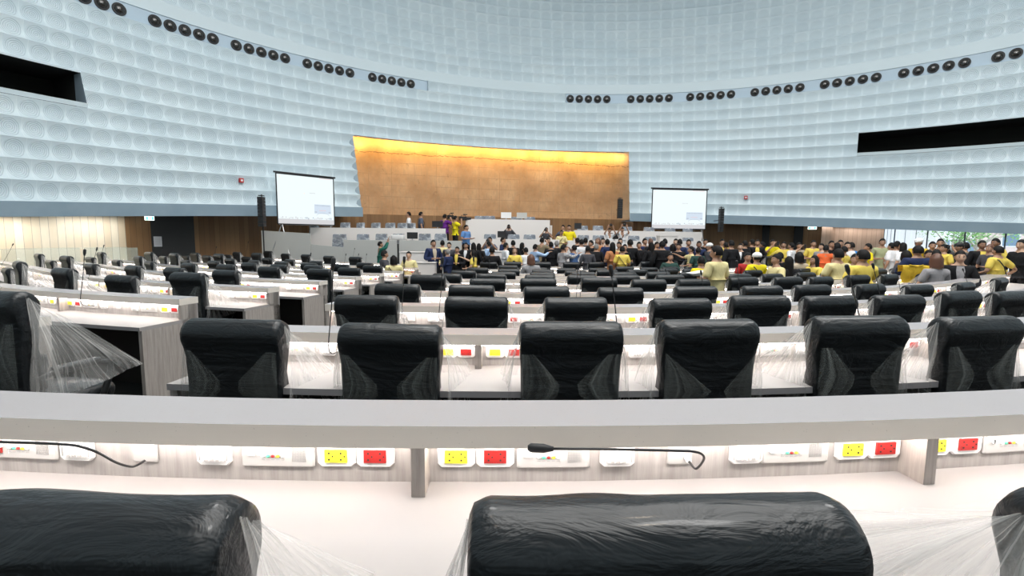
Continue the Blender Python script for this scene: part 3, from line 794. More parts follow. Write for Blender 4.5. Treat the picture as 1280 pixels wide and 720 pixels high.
mb = MB(); mb.tube([(0, .25, .09), (0, .25, .30), (0, .25, .31), (0, .25, .43)], [.032, .032, .020, .020], 'chrome', 12); mb.box((0, .25, .42), (.26, .22, .025), 'blackplastic'); COLM = mb.mesh('gas_column', angle=.6)
mb = MB()
for q in range(5):
    a = PI/2+2*PI*q/5; c, s_ = math.cos(a), math.sin(a)
    mb.tube([(0, .25, .11), (.16*c, .25+.16*s_, .095), (.29*c, .25+.29*s_, .075)], [.030, .024, .016], 'chrome', 8)
BASE = mb.mesh('star_base', angle=.8)
mb = MB()
for q in range(5):
    a = PI/2+2*PI*q/5; c, s_ = math.cos(a), math.sin(a)
    for w_ in (-.016, .016): mb.tube([(.29*c-w_*s_-.008*s_*(1 if w_ > 0 else -1), .25+.29*s_+w_*c, .028), (.29*c-(w_+.009)*s_, .25+.29*s_+(w_+.009)*c, .028)], .028, 'blackplastic', 10)
CAST = mb.mesh('casters', angle=.8)
BACK = [backrest_mesh(seed=i*7.3) for i in range(4)]; BACKLO = backrest_mesh(5, 7, 0, 0)
BACKNEAR = [backrest_mesh(26, 20, .006, 31), backrest_mesh(26, 20, .006, 57), backrest_mesh(26, 20, .006, 77)]
def chair_proto(back, cover, full=True):
    t_ = bpy.data.objects.new('office_chair', None); COL.objects.link(t_); t_.empty_display_size = .1
    put('backrest', back, t_); put('seat', SEAT, t_)
    for a in ARM: put('armrest', a, t_)
    put('gas_column', COLM, t_)
    b = put('star_base', BASE, t_)
    put('casters', CAST, b)
    put('plastic_cover', cover, t_); return t_
PROTO = [(chair_proto(BACK[i % 4], cover_mesh(11+i, ((.5, 1.), (1., .5), (.8, .8), (1.1, .9))[i % 4], 0))) for i in range(8)]
PROTOLO = [(chair_proto(BACKLO, cover_mesh(51+i, (.7, .7), 1))) for i in range(3)]
NEARP = [chair_proto(BACKNEAR[0], cover_mesh(91, (.6, .8), 0)), chair_proto(BACKNEAR[1], cover_mesh(95, (.5, .5), 0)), chair_proto(BACKNEAR[2], cover_mesh(97, (1.55, .8), 0))]
TREES = {id(p): tree_of(p) for p in PROTO+PROTOLO+NEARP}
used = set()
def place_chair(proto, loc, rz, label, group, sc=1.):
    if id(proto) not in used: used.add(id(proto)); o = proto
    else: o = copy_tree(TREES[id(proto)])
    o.location = loc; o.rotation_euler = (0, 0, rz); o.scale = (1, 1, sc) if sc != 1 else (1, 1, 1)
    tag(o, label, 'chair', group); return o
ROWS = {1: [(-2.62, .12), (-1.14, 0), (-.32, -.01), (.6, .01), (1.32, .02), (2.18, .03), (2.98, .01)],
 2: [(-1.04, 0), (-.12, 0), (.7, 0), (1.6, -.01), (2.32, .01), (3.02, 0), (3.8, -.01), (4.62, .01), (5.44, -.02)],
 3: [(-9.76, -.08), (-8.76, .08), (-6.8, .04), (-5.34, -.01), (-4.1, .07), (-1.28, 0), (-.42, 0), (.44, -.01), (1.3, -.02), (2.22, -.01), (3.1, -.01), (3.84, -.01), (4.82, -.02), (5.84, -.06), (7.14, -.07), (8.84, -.06)],
 4: [(-14.46, .06), (-13.26, -.08), (-11.74, .08), (-9.76, -.03), (-7.44, .02), (-6.1, .03), (-4.84, .03), (-1.32, .04), (-.44, 0), (.3, .01), (1.2, .03), (1.96, 0), (2.68, 0), (3.54, .02), (4.4, .01), (5.12, 0), (6.06, .01), (7.04, 0), (8.68, -.04), (10.74, -.09), (12.76, -.09)],
 5: [(-14.94, -.06), (-13.84, .13), (-12.48, -.06), (-10.72, .1), (-9.96, -.01), (-7.74, .03), (-6.34, .05), (-5.1, .04), (-3.9, .03), (-1.38, 0), (-.58, .01), (.28, 0), (1.04, 0), (1.84, 0), (2.7, 0), (4.18, 0), (5.0, -.01), (5.94, 0), (6.8, 0), (9.22, -.02), (10.3, -.02)],
 6: [(-13.6, .15), (-12.4, .05), (-11.55, .16), (-10.72, -.02), (-8.9, .02), (-7.14, .03), (-6.04, .02), (-4.96, .04), (-4.0, .01), (-1.36, .01), (-.52, -.01), (.3, -.01), (1.16, 0), (2.06, 0), (2.84, 0), (3.58, -.01), (5.36, .01), (6.36, .01), (7.28, .01)],
 7: [(-13.7, .03), (-12.9, .15), (-11.94, .08), (-11.05, .16), (-10.25, .03), (-8.72, .03), (-7.26, .03), (-6.14, .03), (-5.06, .03), (-4.06, .03), (-1.3, .03), (-.54, .01), (.28, 0), (1.08, -.02), (1.86, 0), (2.64, .01), (3.48, .02), (4.18, .01), (6.0, .02), (13.0, -.05)],
 8: [(-12.78, .02), (-12.0, .15), (-11.28, -.01), (-10.52, .15), (-9.78, -.01), (-8.34, -.01), (-6.96, -.01), (-5.0, -.01), (-.7, .01), (.12, -.05), (.9, -.06), (1.78, -.05), (2.56, -.01), (3.28, -.04), (3.96, -.03), (4.74, -.04)],
 9: [(-11.58, .15), (-10.26, .08), (-8.86, .09), (-7.46, .08), (-6.16, .08), (-1.44, .02), (-.7, .03), (.2, .03), (1.1, .03), (1.88, .04), (2.8, .05), (3.6, .05), (4.42, .07), (5.24, .09), (7.06, .15), (7.86, .16), (9.68, .18), (12.4, .18)]}
RN = ['', 'second', 'third', 'fourth', 'fifth', 'sixth', 'seventh', 'eighth', 'ninth', 'tenth']
for px, i, lab in ((118, 0, 'black film-wrapped office chair at the near desk, cut off by the left picture corner'), (838, 1, 'large black film-wrapped office chair closest to the camera at bottom centre right'), (1345, 2, 'black office chair with a wide loose film drape, cut off at the bottom right corner')):
    s = (-.27, .645, 1.53)[i]; o_ = place_chair(NEARP[i], RP(0, s, -.62, 0.), RA(0, s)+(0, .0, .05)[i], lab, 'chairs at the near desk', .985); o_.scale.x = 1.12
rc = random.Random(4)
for k in range(1, 10):
    cl = [c for c in ROWS[k] if c[0] < -2.4]; cm = [c for c in ROWS[k] if c[0] > -2.4]
    for blk, lst in (('left block', cl), ('centre block', cm)):
        for i, (s, dz) in enumerate(lst):
            dz = max(-.1, min(.16, dz)); P = RP(k, s, -.41, fz(k))
            pr = rc.choice(PROTO if k < 5 else PROTOLO)
            if k == 1: pr = PROTO[(0, 0, 2, 4, 1, 3, 5)[(i if blk[0] == 'c' else 0)]]
            if k == 2: pr = PROTO[(i*3+1) % 8]
            side = 'from the left'
            lab = 'black film-wrapped chair, %s %s in the %s row from the camera, %s' % (ORD[i], side, RN[k], blk)
            if len(lst) == 1: lab = 'black chair with loose film flowing right, alone in the %s row, %s' % (RN[k], blk)
            place_chair(pr, P, RA(k, s)+rc.uniform(-.07, .07), lab, 'film-wrapped chairs of the %s row, %s' % (RN[k], blk), (1.115+dz)/1.115)
for p in PROTO+PROTOLO+NEARP:
    if id(p) not in used:
        for c in list(p.children_recursive): bpy.data.objects.remove(c)
        bpy.data.objects.remove(p)

# ================================================================== GOOSENECK MICROPHONES
def mic(name_lab, pts, head_dir, group, hs=1.):
    P_ = [Vector(p) for p in pts]; P_ = [P_[0]*2-P_[1]]+P_+[P_[-1]*2-P_[-2]]; out_ = []
    for i in range(1, len(P_)-2):
        for q in range(4):
            u = q/4; a_, b_, c_, d_ = P_[i-1], P_[i], P_[i+1], P_[i+2]
            out_.append(.5*((2*b_)+(c_-a_)*u+(2*a_-5*b_+4*c_-d_)*u*u+(3*b_-a_-3*c_+d_)*u**3))
    pts = out_+[P_[-2]]
    t_ = thing('gooseneck_microphone', name_lab, 'microphone', (0, 0, 0), 0, group)
    mb = MB(); mb.tube(pts, [.0045]*2+[.0036]*(len(pts)-2), 'blackplastic', 7); mb.obj('stem', t_, smooth=True)
    h = Vector(pts[-1]); d = Vector(head_dir).normalized()
    mb = MB(); mb.tube([h-d*.004, h+d*.012, h+d*.022, h+d*.058, h+d*.066], [.0055*hs, .009*hs, .0115*hs, .0115*hs, .006*hs], 'black', 10); mb.obj('capsule', t_, smooth=True)
    mb = MB(); p = Vector(pts[0]); q = Vector(pts[1]); mb.tube([p, p+(q-p)*1.6], .0085, 'plate', 10); mb.obj('plug', t_, smooth=True)
    return t_
# two microphones bent flat over the near desk (plugged into the plates of that desk)
p0 = RP(0, BAYS[0][0], PD, WTZ+.075) if False else None
def P0(px, py, Y): return tuple(at(px, py, Y))
pl = at(857, 571, 1.44); pl = (pl.x, pl.y, pl.z)
mic('black gooseneck microphone bent flat over the near desk, head pointing left, centre right', [pl, P0(868, 585, 1.38), P0(874, 583, 1.33), P0(880, 573, 1.28), P0(876, 567, 1.26), P0(866, 564.5, 1.25), P0(850, 563.5, 1.25), P0(760, 561.5, 1.25), P0(690, 561, 1.25)], Vector(P0(660, 559.5, 1.25))-Vector(P0(690, 561, 1.25)), 'microphones of the near desk', 1.05)
mic('black gooseneck microphone bent flat over the near desk, running out at the left edge', [P0(188, 571, 1.46), P0(172, 581, 1.38), P0(162, 583, 1.36), P0(145, 578, 1.33), P0(125, 567, 1.30), P0(105, 559.5, 1.28), P0(80, 555.5, 1.27), P0(0, 552.5, 1.26), P0(-70, 551.5, 1.26)], Vector(P0(-90, 552, 1.26))-Vector(P0(-70, 551.5, 1.26)), 'microphones of the near desk')
# upright ones: (px of stem, head top y, row, px of foot)
MICS = [(416, 323, 1, 420), (765, 332, 1, 766), (1062, 331, 1, 1063), (505, 321, 2, 506), (553, 322, 2, 553), (922, 326, 2, 918), (1093, 329, 2, 1089), (105, 312, 2, 118),
        (722, 330, 3, 720), (726, 327, 3, 725), (877, 338, 3, 873), (1122, 334, 3, 1113), (592, 321, 3, 591), (120, 309, 3, 122), (15, 304, 3, 12), (612, 319, 4, 612), (129, 306, 4, 131), (50, 303, 4, 51),
        (203, 308, 5, 204), (73, 300, 5, 74), (337, 314, 5, 338), (162, 304, 6, 164), (217, 307, 6, 217), (833, 336, 5, 832), (388, 316, 6, 388), (226, 304, 7, 226), (270, 308, 7, 270), (432, 317, 7, 432), (448, 317, 8, 449), (443, 310, 9, 443), (310, 302, 8, 310), (458, 317, 8, 459), (263, 305, 8, 263), (1205, 335, 3, 1198)]
mk = {}
for (px, hy, k, fx) in sorted(MICS, key=lambda q: (q[2], q[0])):
    q = min((abs(640+600*RP(k, s*.05, PD).x/max(.3, RP(k, s*.05, PD).y)-fx), s*.05) for s in range(-300, 280) if RP(k, s*.05, PD).y > .5)
    if q[0] > 4: continue
    foot = RP(k, q[1], PD-.012, fz(k)+WTZ+.08); Y = foot.y; n_ = mk.get(k, 0); mk[k] = n_+1
    out = Vector((math.sin(RA(k, q[1])), -math.cos(RA(k, q[1])), 0))
    hd = at(px, hy, Y-.16)
    a = foot+out*.03; b = foot+out*.10+Vector((0, 0, .01)); c = foot+out*.14+Vector((0, 0, .07))
    top = Vector((hd.x, hd.y, hd.z-.06)); mid = c.lerp(top, .5)+Vector((.004, 0, 0))
    mic('thin black gooseneck microphone standing on the %s desk from the camera, %s' % (RN[k], ORD[n_] + ' from the left'),
        [foot, a, b, c, mid, top], (top-mid), 'upright microphones', 1.15 if k < 3 else 1.)
# ================================================================== PODIUM
def PY(X, off=0.): return 21.+off+.13*X+.015*(X+1)**2
STAGE = -.39
T1, T2, T3 = .30, .80, 1.10           # the podium's floors
ZA, ZB, ZC = EYE-.10, EYE+.385, EYE+.86
def front(name, off, x0, x1, z0, tops, m_, thick=.06, parent=None, deskd=.5):
    """curved desk front with given top heights [(X, z), ...] and a narrow worktop behind it"""
    mb = MB(); n = max(2, int((x1-x0)/.6)); xs = [x0+(x1-x0)*i/n for i in range(n+1)]
    def zt_(x):
        for (a, za), (b, zb) in zip(tops[:-1], tops[1:]):
            if a <= x <= b: return za+(zb-za)*(x-a)/(b-a)
        return tops[0][1] if x < tops[0][0] else tops[-1][1]
    rows = [[(x, PY(x, off), z0) for x in xs], [(x, PY(x, off), zt_(x)) for x in xs], [(x, PY(x, off)+thick, zt_(x)) for x in xs], [(x, PY(x, off)+thick, z0) for x in xs]]
    mb.grid(rows[:2], m_); mb.grid(rows[1:3], 'podwhite'); mb.grid(rows[2:], m_)
    for x in (xs[0], xs[-1]): mb.face([(x, PY(x, off), z0), (x, PY(x, off)+thick, z0), (x, PY(x, off)+thick, zt_(x)), (x, PY(x, off), zt_(x))], m_)
    o = mb.obj(name, parent)
    return o
def ptop(off, x0, x1, z, d=.5, parent=None):
    mb = MB(); n = max(2, int((x1-x0)/.6)); xs = [x0+(x1-x0)*i/n for i in range(n+1)]
    mb.grid([[(x, PY(x, off)+.06, z-.04) for x in xs], [(x, PY(x, off)+.06, z) for x in xs], [(x, PY(x, off)+d, z) for x in xs], [(x, PY(x, off)+d, z-.04) for x in xs]], 'podwhite')
    return mb.obj('worktop', parent)
def XA(px, off): # x on podium curve seen at pixel px
    d = ray_dir(px, 300); m_ = d.x/d.y; X = 0.
    for _ in range(30): X = .5*X+.5*m_*PY(X, off)
    return X
# platforms (structure)
mb = MB()
for off0, off1, z, a, b in ((.06, 1.7, T1, XA(389, 0), XA(700, 0)), (.06, 1.7, T1, XA(700, 0), 11.), (1.76, 4.6, T2, XA(388, 1.7), XA(560, 1.7)), (1.72, 4.6, T1, XA(560, 1.7), XA(583, 1.7)), (2.3, 4.6, T3, XA(583, 2.2), XA(686, 2.2)), (1.76, 4.6, T2, XA(686, 1.7), 9.6)):
    n = 10; xs = [a+(b-a)*i/n for i in range(n+1)]
    mb.grid([[(x, PY(x, off0), STAGE) for x in xs], [(x, PY(x, off0), z) for x in xs], [(x, PY(x, off1), z) for x in xs], [(x, PY(x, off1), STAGE) for x in xs]], 'podgrey')
struct(mb.obj('floor_podium'))
pod = []
def pdesk(label, off, pa, pb, z0, ztop, m_, tops=None):
    t_ = thing('podium_desk', label, 'desk', (0, 0, 0), 0, 'podium desks')
    a, b = XA(pa, off), XA(pb, off); tp = [(a+(b-a)*u, z) for u, z in tops] if tops else [(a, ztop), (b, ztop)]
    front('front_panel', off, a, b, z0, tp, m_, parent=t_)
    if not tops: ptop(off, a, b, ztop-.0, .55, t_)
    return t_
t_ = pdesk('sloping grey curved parapet at the far left end of the podium', 0, 327, 388, STAGE, 0, 'podgrey', [(0, EYE+.21), (1, EYE+.10)])
# return and cap step
pdesk('low grey podium front with a stepped top, left lower tier', 0, 388.3, 429, STAGE, 0, 'podgrey', [(0, EYE-.36), (1, EYE-.48)])
pdesk('long grey podium desk of the left lower tier', 0, 429.3, 577, STAGE, ZA-.06, 'podgrey')
pdesk('long white podium desk of the left upper tier', 1.7, 388, 557, T1-.1, ZB, 'podwhite')
pdesk('tall white presiding desk at the centre of the podium', 2.2, 582, 687, T1-.1, ZC, 'podwhite')
pdesk('white podium desk of the centre lower tier', 0, 599, 703, STAGE, ZA+.03, 'podwhite')
pdesk('short white side panel right of the presiding desk', 2.6, 687.5, 690, T1-.1, ZC-.24, 'podwhite')
pdesk('long white podium desk of the right upper tier', 1.7, 717, 877, T1-.1, ZB, 'podwhite')
pdesk('long white podium desk of the right lower tier', 0, 708, 884, STAGE, ZA, 'podwhite')
for (px, py, w, d_, h, Y, lab) in ((518, 315, 1.0, .5, .98, 18.3, 'small white stenographer desk in front of the left podium'), (617, 314, .7, .5, .95, 18.9, 'small white desk on the floor below the presiding desk'), (533, 328, .62, .4, .66, 15.9, 'short white cabinet desk with red outlet left of the suited man'), (834, 295, .8, .5, .9, 21.5, 'white round-topped lectern table on the right podium tier')):
    p = at(px, py, Y); t_ = thing('side_desk', lab, 'desk', (p.x, p.y, p.z-h))
    mb = MB(); mb.box((0, -d_/2+.02, h/2-.01), (w, .03, h-.02), 'podwhite'); mb.box((-w/2+.02, 0, h/2-.01), (.03, d_, h-.02), 'podwhite'); mb.box((w/2-.02, 0, h/2-.01), (.03, d_, h-.02), 'podwhite'); mb.obj('body', t_)
    mb = MB(); mb.box((0, 0, h), (w+.04, d_+.04, .03), 'podwhite'); mb.obj('desk_top', t_)
# podium chairs: square silver-wrapped backs
mb = MB()
for sg in (1,):
    o_ = [(-.255, .42), (-.27, .70), (-.235, 1.10), (-.215, 1.13), (.215, 1.13), (.235, 1.10), (.27, .70), (.255, .42)]
    a = [(x, -.045, z) for x, z in o_]; b = [(x*.96, -.075, z) for x, z in o_]; c = [(x, .03, z) for x, z in o_]; d_ = [(x*.95, .055, z) for x, z in o_]
    mb.grid([b, a, c, d_], 'silverfilm', close=True); mb.face(b[::-1], 'silverfilm'); mb.face(d_, 'silverfilm')
    mb.tube([(-.22, -.05, 1.10), (.22, -.05, 1.10)], .045, 'silverfilm', 10)
PBACK = mb.mesh('backrest', angle=.7)
mb = MB(); rbox(mb, (0, .26, .45), (.50, .48, .12), 'silverfilm', .04); PSEAT = mb.mesh('seat', angle=.8)
pch = [(393, 278, 'u', 1), (432, 278, 'u', 0), (451, 278, 'u', 0), (470, 278, 'u', 0), (488, 278.3, 'u', 0), (503, 278.3, 'u', 0), (514, 278, 'u', 0),
       (424.5, 292.5, 'l', 1), (454, 292.5, 'l', 0), (477, 292, 'l', 0), (498, 292, 'l', 0), (531, 291.5, 'l', 0), (551, 291, 'l', 0),
       (600, 269.8, 'c', 0), (612, 269.8, 'c', 0), (645, 271, 'c', 0), (662, 271, 'c', 0), (612.5, 292, 'm', 0), (642, 292, 'm', 0), (662, 291, 'm', 0),
       (728, 282, 'r', 0), (747, 282, 'r', 0), (783, 283.5, 'r', 0), (810.5, 284, 'r', 0), (837, 285, 'r', 0), (859, 285.5, 'r', 0),
       (729, 293, 's', 0), (792, 294.5, 's', 0), (813, 296, 's', 0), (860, 297, 's', 0), (748, 294, 's', 0)]
TN = dict(u='left upper tier', l='left lower tier', c='presiding desk', m='centre lower tier', r='right upper tier', s='right lower tier')
TZ = dict(u=T2, l=T1, c=T3+.12, m=T1, r=T2, s=T1); TO = dict(u=2.35, l=.75, c=2.9, m=.75, r=2.35, s=.75); tc = {}
for px, py, tr, big in sorted(pch):
    X = XA(px, TO[tr]); Y = PY(X, TO[tr]); p = at(px, py, Y); zf_ = TZ[tr]; h = p.z-zf_; h = max(.95, min(1.35, h)); n_ = tc.get(tr, 0); tc[tr] = n_+1
    t_ = thing('podium_chair', 'silver film-wrapped square-backed chair behind the %s of the podium, %s from the left' % (TN[tr] if tr != 'c' else 'tall presiding desk', ORD[n_]), 'chair', (X, Y, zf_), PI+random.uniform(-.25, .25)+(-.5 if tr in 'u' else 0), 'silver chairs on the podium')
    t_.scale = (1.12 if not big else 1.3, 1, h/1.145)
    put('backrest', PBACK, t_); put('seat', PSEAT, t_); put('gas_column', COLM, t_); b = put('star_base', BASE, t_)
# monitors
mt = 0
for px, py, off, z, w_, col_ in ((626.5+6, 270.5, 2.45, ZC, .5, 'white'), (652, 271.5, 2.45, ZC, .5, 'podgrey'), (722, 283.5, 1.95, ZB, .34, 'black'), (515.5, 294, .3, ZA-.06, .46, 'black'), (627, 293, .3, ZA+.03, .36, 'black'), (547, 280.5, 1.95, ZB, .5, 'black'), (768, 293, .3, ZA, .36, 'black')):
    X = XA(px, off); Y = PY(X, off); mt += 1
    t_ = thing('desk_monitor', '%s flat monitor standing on the podium desk, %s from the left' % ('white-backed' if col_ == 'white' else ('grey' if col_ == 'podgrey' else 'black'), ORD[[515.5, 547, 627, 632.5, 652, 722, 768].index(px)]), 'monitor', (X, Y, z))
    mb = MB(); mb.box((0, 0, .21), (w_, .03, .28), col_); mb.obj('panel', t_)
    mb = MB(); mb.box((0, .02, .06), (.05, .03, .12), 'chrome'); mb.box((0, .02, .006), (.2, .14, .012), 'chrome'); mb.obj('stand', t_)

# ================================================================== SCREENS, LOUDSPEAKERS, PROJECTOR
def screen(label, A, B, H_, zf_, legs):
    """A, B: upper corners (left, right) of the viewing side; H_ height"""
    A, B = Vector(A), Vector(B); u = (B-A); W = Vector((u.x, u.y, 0)).length; rz = math.atan2(u.y, u.x); mid = (A+B)/2
    t_ = thing('projection_screen', label, 'projection screen', (mid.x, mid.y, zf_), rz); h0 = mid.z-zf_-H_
    b_ = .045
    mb = MB()
    for x, z, sx, sz in ((-W/2+b_/2, H_/2, b_, H_), (W/2-b_/2, H_/2, b_, H_), (0, H_-b_/2-.03, W, b_), (0, b_/2, W, b_)): mb.box((x, 0, h0+z), (sx, .03, sz), 'black')
    mb.box((0, .0, h0+H_), (W+.14, .06, .07), 'black'); mb.obj('frame', t_)
    mb = MB(); x0, x1, z0, z1 = -W/2+b_, W/2-b_, h0+b_, h0+H_-b_-.03; Hh = z1-z0
    mb.box((0, .005, (z0+z1)/2), (x1-x0, .012, Hh), 'slide'); sc_ = mb.obj('screen_cloth', t_)
    mb = MB(); mb.box((0, -.0035, z0+.05*Hh), (x1-x0, .004, .10*Hh), 'slidedim'); mb.obj('grey_bar', sc_)
    w_ = x1-x0; mb = MB()
    mb.box((x0+.79*w_, -.004, z0+.33*Hh), (.31*w_, .004, .20*Hh), 'slideblue')
    rnd = random.Random(3)
    for i in range(22): mb.box((x0+w_*(.65+.013*i), -.007, z0+.405*Hh), (.007*w_, .002, .02*Hh*rnd.uniform(.5, 1.2)), 'slideink')
    for i in range(8): mb.box((x0+w_*(.73+.016*i), -.007, z0+.30*Hh), (.009*w_, .002, .02*Hh), 'slidepink')
    for q in (.66, .92):
        for i in range(3): mb.box((x0+w_*(q+.014*i-.014), -.007, z0+.265*Hh), (.009*w_, .002, .025*Hh), 'slideink')
    prev = None
    for i in range(13):
        a = PI*(.12+.76*i/12); p = (x0+w_*(.79+.13*math.cos(a)), -.008, z0+Hh*(.15+.10*math.sin(a)))
        if prev: mb.tube([prev, p], .006, 'slideink', 4)
        prev = p
    for i in range(34):
        if rnd.random() < .7: mb.box((x0+w_*(.02+.028*i), -.005, z0+.125*Hh+rnd.uniform(-.01, .01)*Hh), (.016*w_, .003, .035*Hh*rnd.uniform(.4, 1.2)), 'slideink' if rnd.random() < .35 else 'slidedim')
    for i in range(6): mb.box((x0+w_*(.56+.018*i), -.005, z0+.66*Hh), (.011*w_, .003, .018*Hh), 'slidedim')
    mb.box((x0+.46*w_, -.005, z0+.645*Hh), (.018*w_, .003, .02*Hh), 'slideorange'); mb.box((x0+.05*w_, -.005, z0+.955*Hh), (.02*w_, .003, .02*Hh), 'slideorange')
    mb.box((x0+.85*w_, -.005, z0+.985*Hh), (.22*w_, .003, .012*Hh), 'slidepink'); mb.obj('slide_content', sc_)
    mb = MB()
    for x, dx, dy in legs: mb.tube([(x*W, .03, h0+.05), (x*W+dx, dy, 0)], .022, 'chrome', 8)
    mb.tube([(-W/2+.1, .05, h0), (W/2-.1, .05, h0)], .02, 'chrome', 8); mb.obj('stand_legs', t_)
    return t_
A = at(344, 216, 20.9); B = at(417, 221, 22.9); screen('large lit projection screen on a stand left of the concrete wall', A, B, 2.23, T1, [(-.42, -.55, .3), (-.42, .1, -.5), (.42, .45, .3), (.42, -.1, -.5)])
A = at(815.5, 235.5, 26.2); B = at(884.5, 236.5, 26.6); screen('large lit projection screen on a stand right of the concrete wall', A, B, 2.18, T1, [(-.42, -.45, .3), (.42, .1, -.5), (.45, .3, .3)])
for px, py0, py1, Y, w_, lab in ((328, 246, 283.5, 19.9, .21, 'slim black line array loudspeaker left of the left projection screen'), (900.5, 260.5, 290, 25.4, .19, 'slim black line array loudspeaker right of the right projection screen'), (774.5, 249, 273, 27.4, .26, 'black loudspeaker column at the right edge of the concrete wall')):
    a = at(px, py0, Y); b = at(px, py1, Y); t_ = thing('line_array_loudspeaker', lab, 'loudspeaker', (b.x, b.y, b.z)); n = 9; h = (a.z-b.z)/n
    for i in range(n):
        mb = MB(); mb.box((0, 0, h*(i+.5)), (w_, .26, h*.93), 'black'); mb.box((0, -.134, h*(i+.5)), (w_*.84, .01, h*.7), 'blackplastic'); mb.obj('speaker_module', t_)
    mb = MB(); mb.tube([(0, .05, h*n), (0, .05, h*n+.1)], .02, 'black', 6); mb.box((0, .02, h*n+.05), (w_*.8, .2, .03), 'black')
    if px < 400: mb.tube([(0, .05, 0), (0, .05, -(b.z-STAGE))], .028, 'black', 8)
    else: mb.tube([(0, .13, h*n*.5), (0, .9, h*n*.5)], .02, 'black', 6)
    mb.obj('mounting', t_)
p = at(497.5, 300, 18.9); t_ = thing('projector_stand', 'white projector on a tall dark pole stand in front of the left podium', 'projector', (p.x, p.y, STAGE)); h = p.z-STAGE
mb = MB(); mb.tube([(0, 0, .05), (0, 0, h-.15)], .035, 'black', 10); mb.tube([(0, 0, h-.15), (0, 0, h)], .045, 'chrome', 10); mb.obj('pole', t_)
mb = MB()
for a in (0, 2.1, 4.2): mb.tube([(0, 0, .25), (.45*math.cos(a), .45*math.sin(a), .02)], .02, 'black', 6)
mb.obj('tripod_legs', t_)
mb = MB(); mb.box((0, 0, h+.01), (.62, .42, .03), 'platebeige'); mb.obj('tray', t_)
mb = MB(); rbox(mb, (0, 0, h+.115), (.50, .36, .17), 'plate', .03); pr_ = mb.obj('projector', t_, angle=.7)
mb = MB(); mb.tube([(.12, .17, h+.12), (.12, .22, h+.12)], .05, 'blackgloss', 12); mb.obj('lens', pr_)

# ================================================================== OUTSIDE, RIGHT
mb = MB(); mb.grid([[(x, y, -.6) for x in (14, 90)] for y in (-30, 90)], 'paving'); struct(mb.obj('ground'))
o = bpy.data.objects['ground']
def outb(px, Y): d = ray_dir(px, 300); return d.x/d.y*Y
t_ = thing('pink_building', 'low pink rendered building with a dark blue roof edge beyond the windows', 'building', (outb(1372, 36), 36, -.6), -.8)
mb = MB(); mb.box((0, 3, 2.3), (13, 6, 4.6), 'pink'); mb.obj('wall', t_)
mb = MB(); mb.box((0, 2.9, 4.75), (13.6, 6.8, .3), 'roofblue'); mb.obj('roof', t_)
for x in (-4.5, -1.5, 1.5, 4.5):
    mb = MB(); mb.box((x, -.02, 2.3), (1.1, .06, 1.2), 'palewall'); mb.box((x, -.06, 2.3), (.9, .04, 1.0), 'bluewin'); mb.obj('window', t_)
t_ = thing('pale_building', 'pale office building with a blue window strip beyond the glass wall', 'building', (outb(1170, 56), 56, -.6), -.7)
mb = MB(); mb.box((0, 4, 5), (15, 8, 10), 'palewall'); mb.obj('wall', t_)
for z in (1.3, 4.4):
    mb = MB()
    for x in (-5.2, -2.6, 0, 2.6, 5.2):
        mb.box((x, -.03, z+.3), (2.4, .08, 1.3), 'bluewin'); mb.box((x, -.08, z+.3), (.06, .06, 1.3), 'palewall')
    mb.obj('window_strip', t_)
t_ = thing('white_building', 'tall white louvred building at the left end of the glass wall', 'building', (outb(1120, 42), 42, -.6), -.7)
mb = MB(); mb.box((0, 4, 5), (5.6, 8, 10), 'white')
for i in range(14): mb.box((-2.6+.4*i, -.05, 5), (.06, .1, 10), 'palewall')
mb.obj('wall', t_)
def tree(px, Y, h, lab, seed):
    rnd = random.Random(seed); t_ = thing('street_tree', lab, 'tree', (outb(px, Y), Y, -.6)); mb = MB()
    tips = []
    mb.tube([(0, 0, 0), (.05, 0, h*.3), (0, .05, h*.45)], [.16, .13, .11], 'bark', 8)
    for i in range(7):
        a = rnd.uniform(0, 6.28); r = rnd.uniform(.8, 1.9); p = (r*math.cos(a), r*math.sin(a), h*rnd.uniform(.65, 1.)); tips.append(p)
        mb.tube([(0, .05, h*.42), (p[0]*.45, p[1]*.45, h*.6), p], [.08, .05, .02], 'bark', 6)
    mb.obj('trunk', t_)
    mb = MB()
    for p in tips:
        for q in range(130):
            d = Vector((rnd.gauss(0, .45), rnd.gauss(0, .45), rnd.gauss(0, .32)))+Vector(p); n1 = Vector((rnd.uniform(-1, 1), rnd.uniform(-1, 1), rnd.uniform(-1, 1))).normalized(); n2 = n1.orthogonal().normalized()
            s_ = rnd.uniform(.07, .13); mb.face([d-n1*s_, d+n2*s_*.5, d+n1*s_, d-n2*s_*.5], 'leaf')
    mb.obj('foliage', t_, merge=False)
tree(1192, 29, 3.5, 'leafy green tree with pale branches outside the window centre', 1); tree(1222, 32, 3.9, 'taller pale-branched tree outside, right of the first tree', 2)
# ================================================================== PEOPLE
# a figure 1.70 m tall looks along +y; every body is one skinned surface with a shaped head
def V3(*a): return Vector(a)
def skin_mesh(name, verts, edges, radii, root=0, sub=1):
    me = bpy.data.meshes.new('tmp'); me.from_pydata([tuple(v) for v in verts], edges, [])
    o = bpy.data.objects.new('tmp', me); COL.objects.link(o)
    o.modifiers.new('s', 'SKIN')
    sk = me.skin_vertices[0].data if me.skin_vertices else None
    if sk is None:
        bm = bmesh.new(); bm.from_mesh(me); bm.verts.layers.skin.verify(); bm.to_mesh(me); bm.free(); sk = me.skin_vertices[0].data
    for i, r in enumerate(radii):
        sk[i].radius = r if isinstance(r, tuple) else (r, r); sk[i].use_root = (i == root)
    m_ = o.modifiers.new('u', 'SUBSURF'); m_.levels = sub; m_.render_levels = sub
    dg = bpy.context.evaluated_depsgraph_get(); out = bpy.data.meshes.new_from_object(o.evaluated_get(dg)); out.name = name
    bpy.data.objects.remove(o); out.shade_smooth(); return out
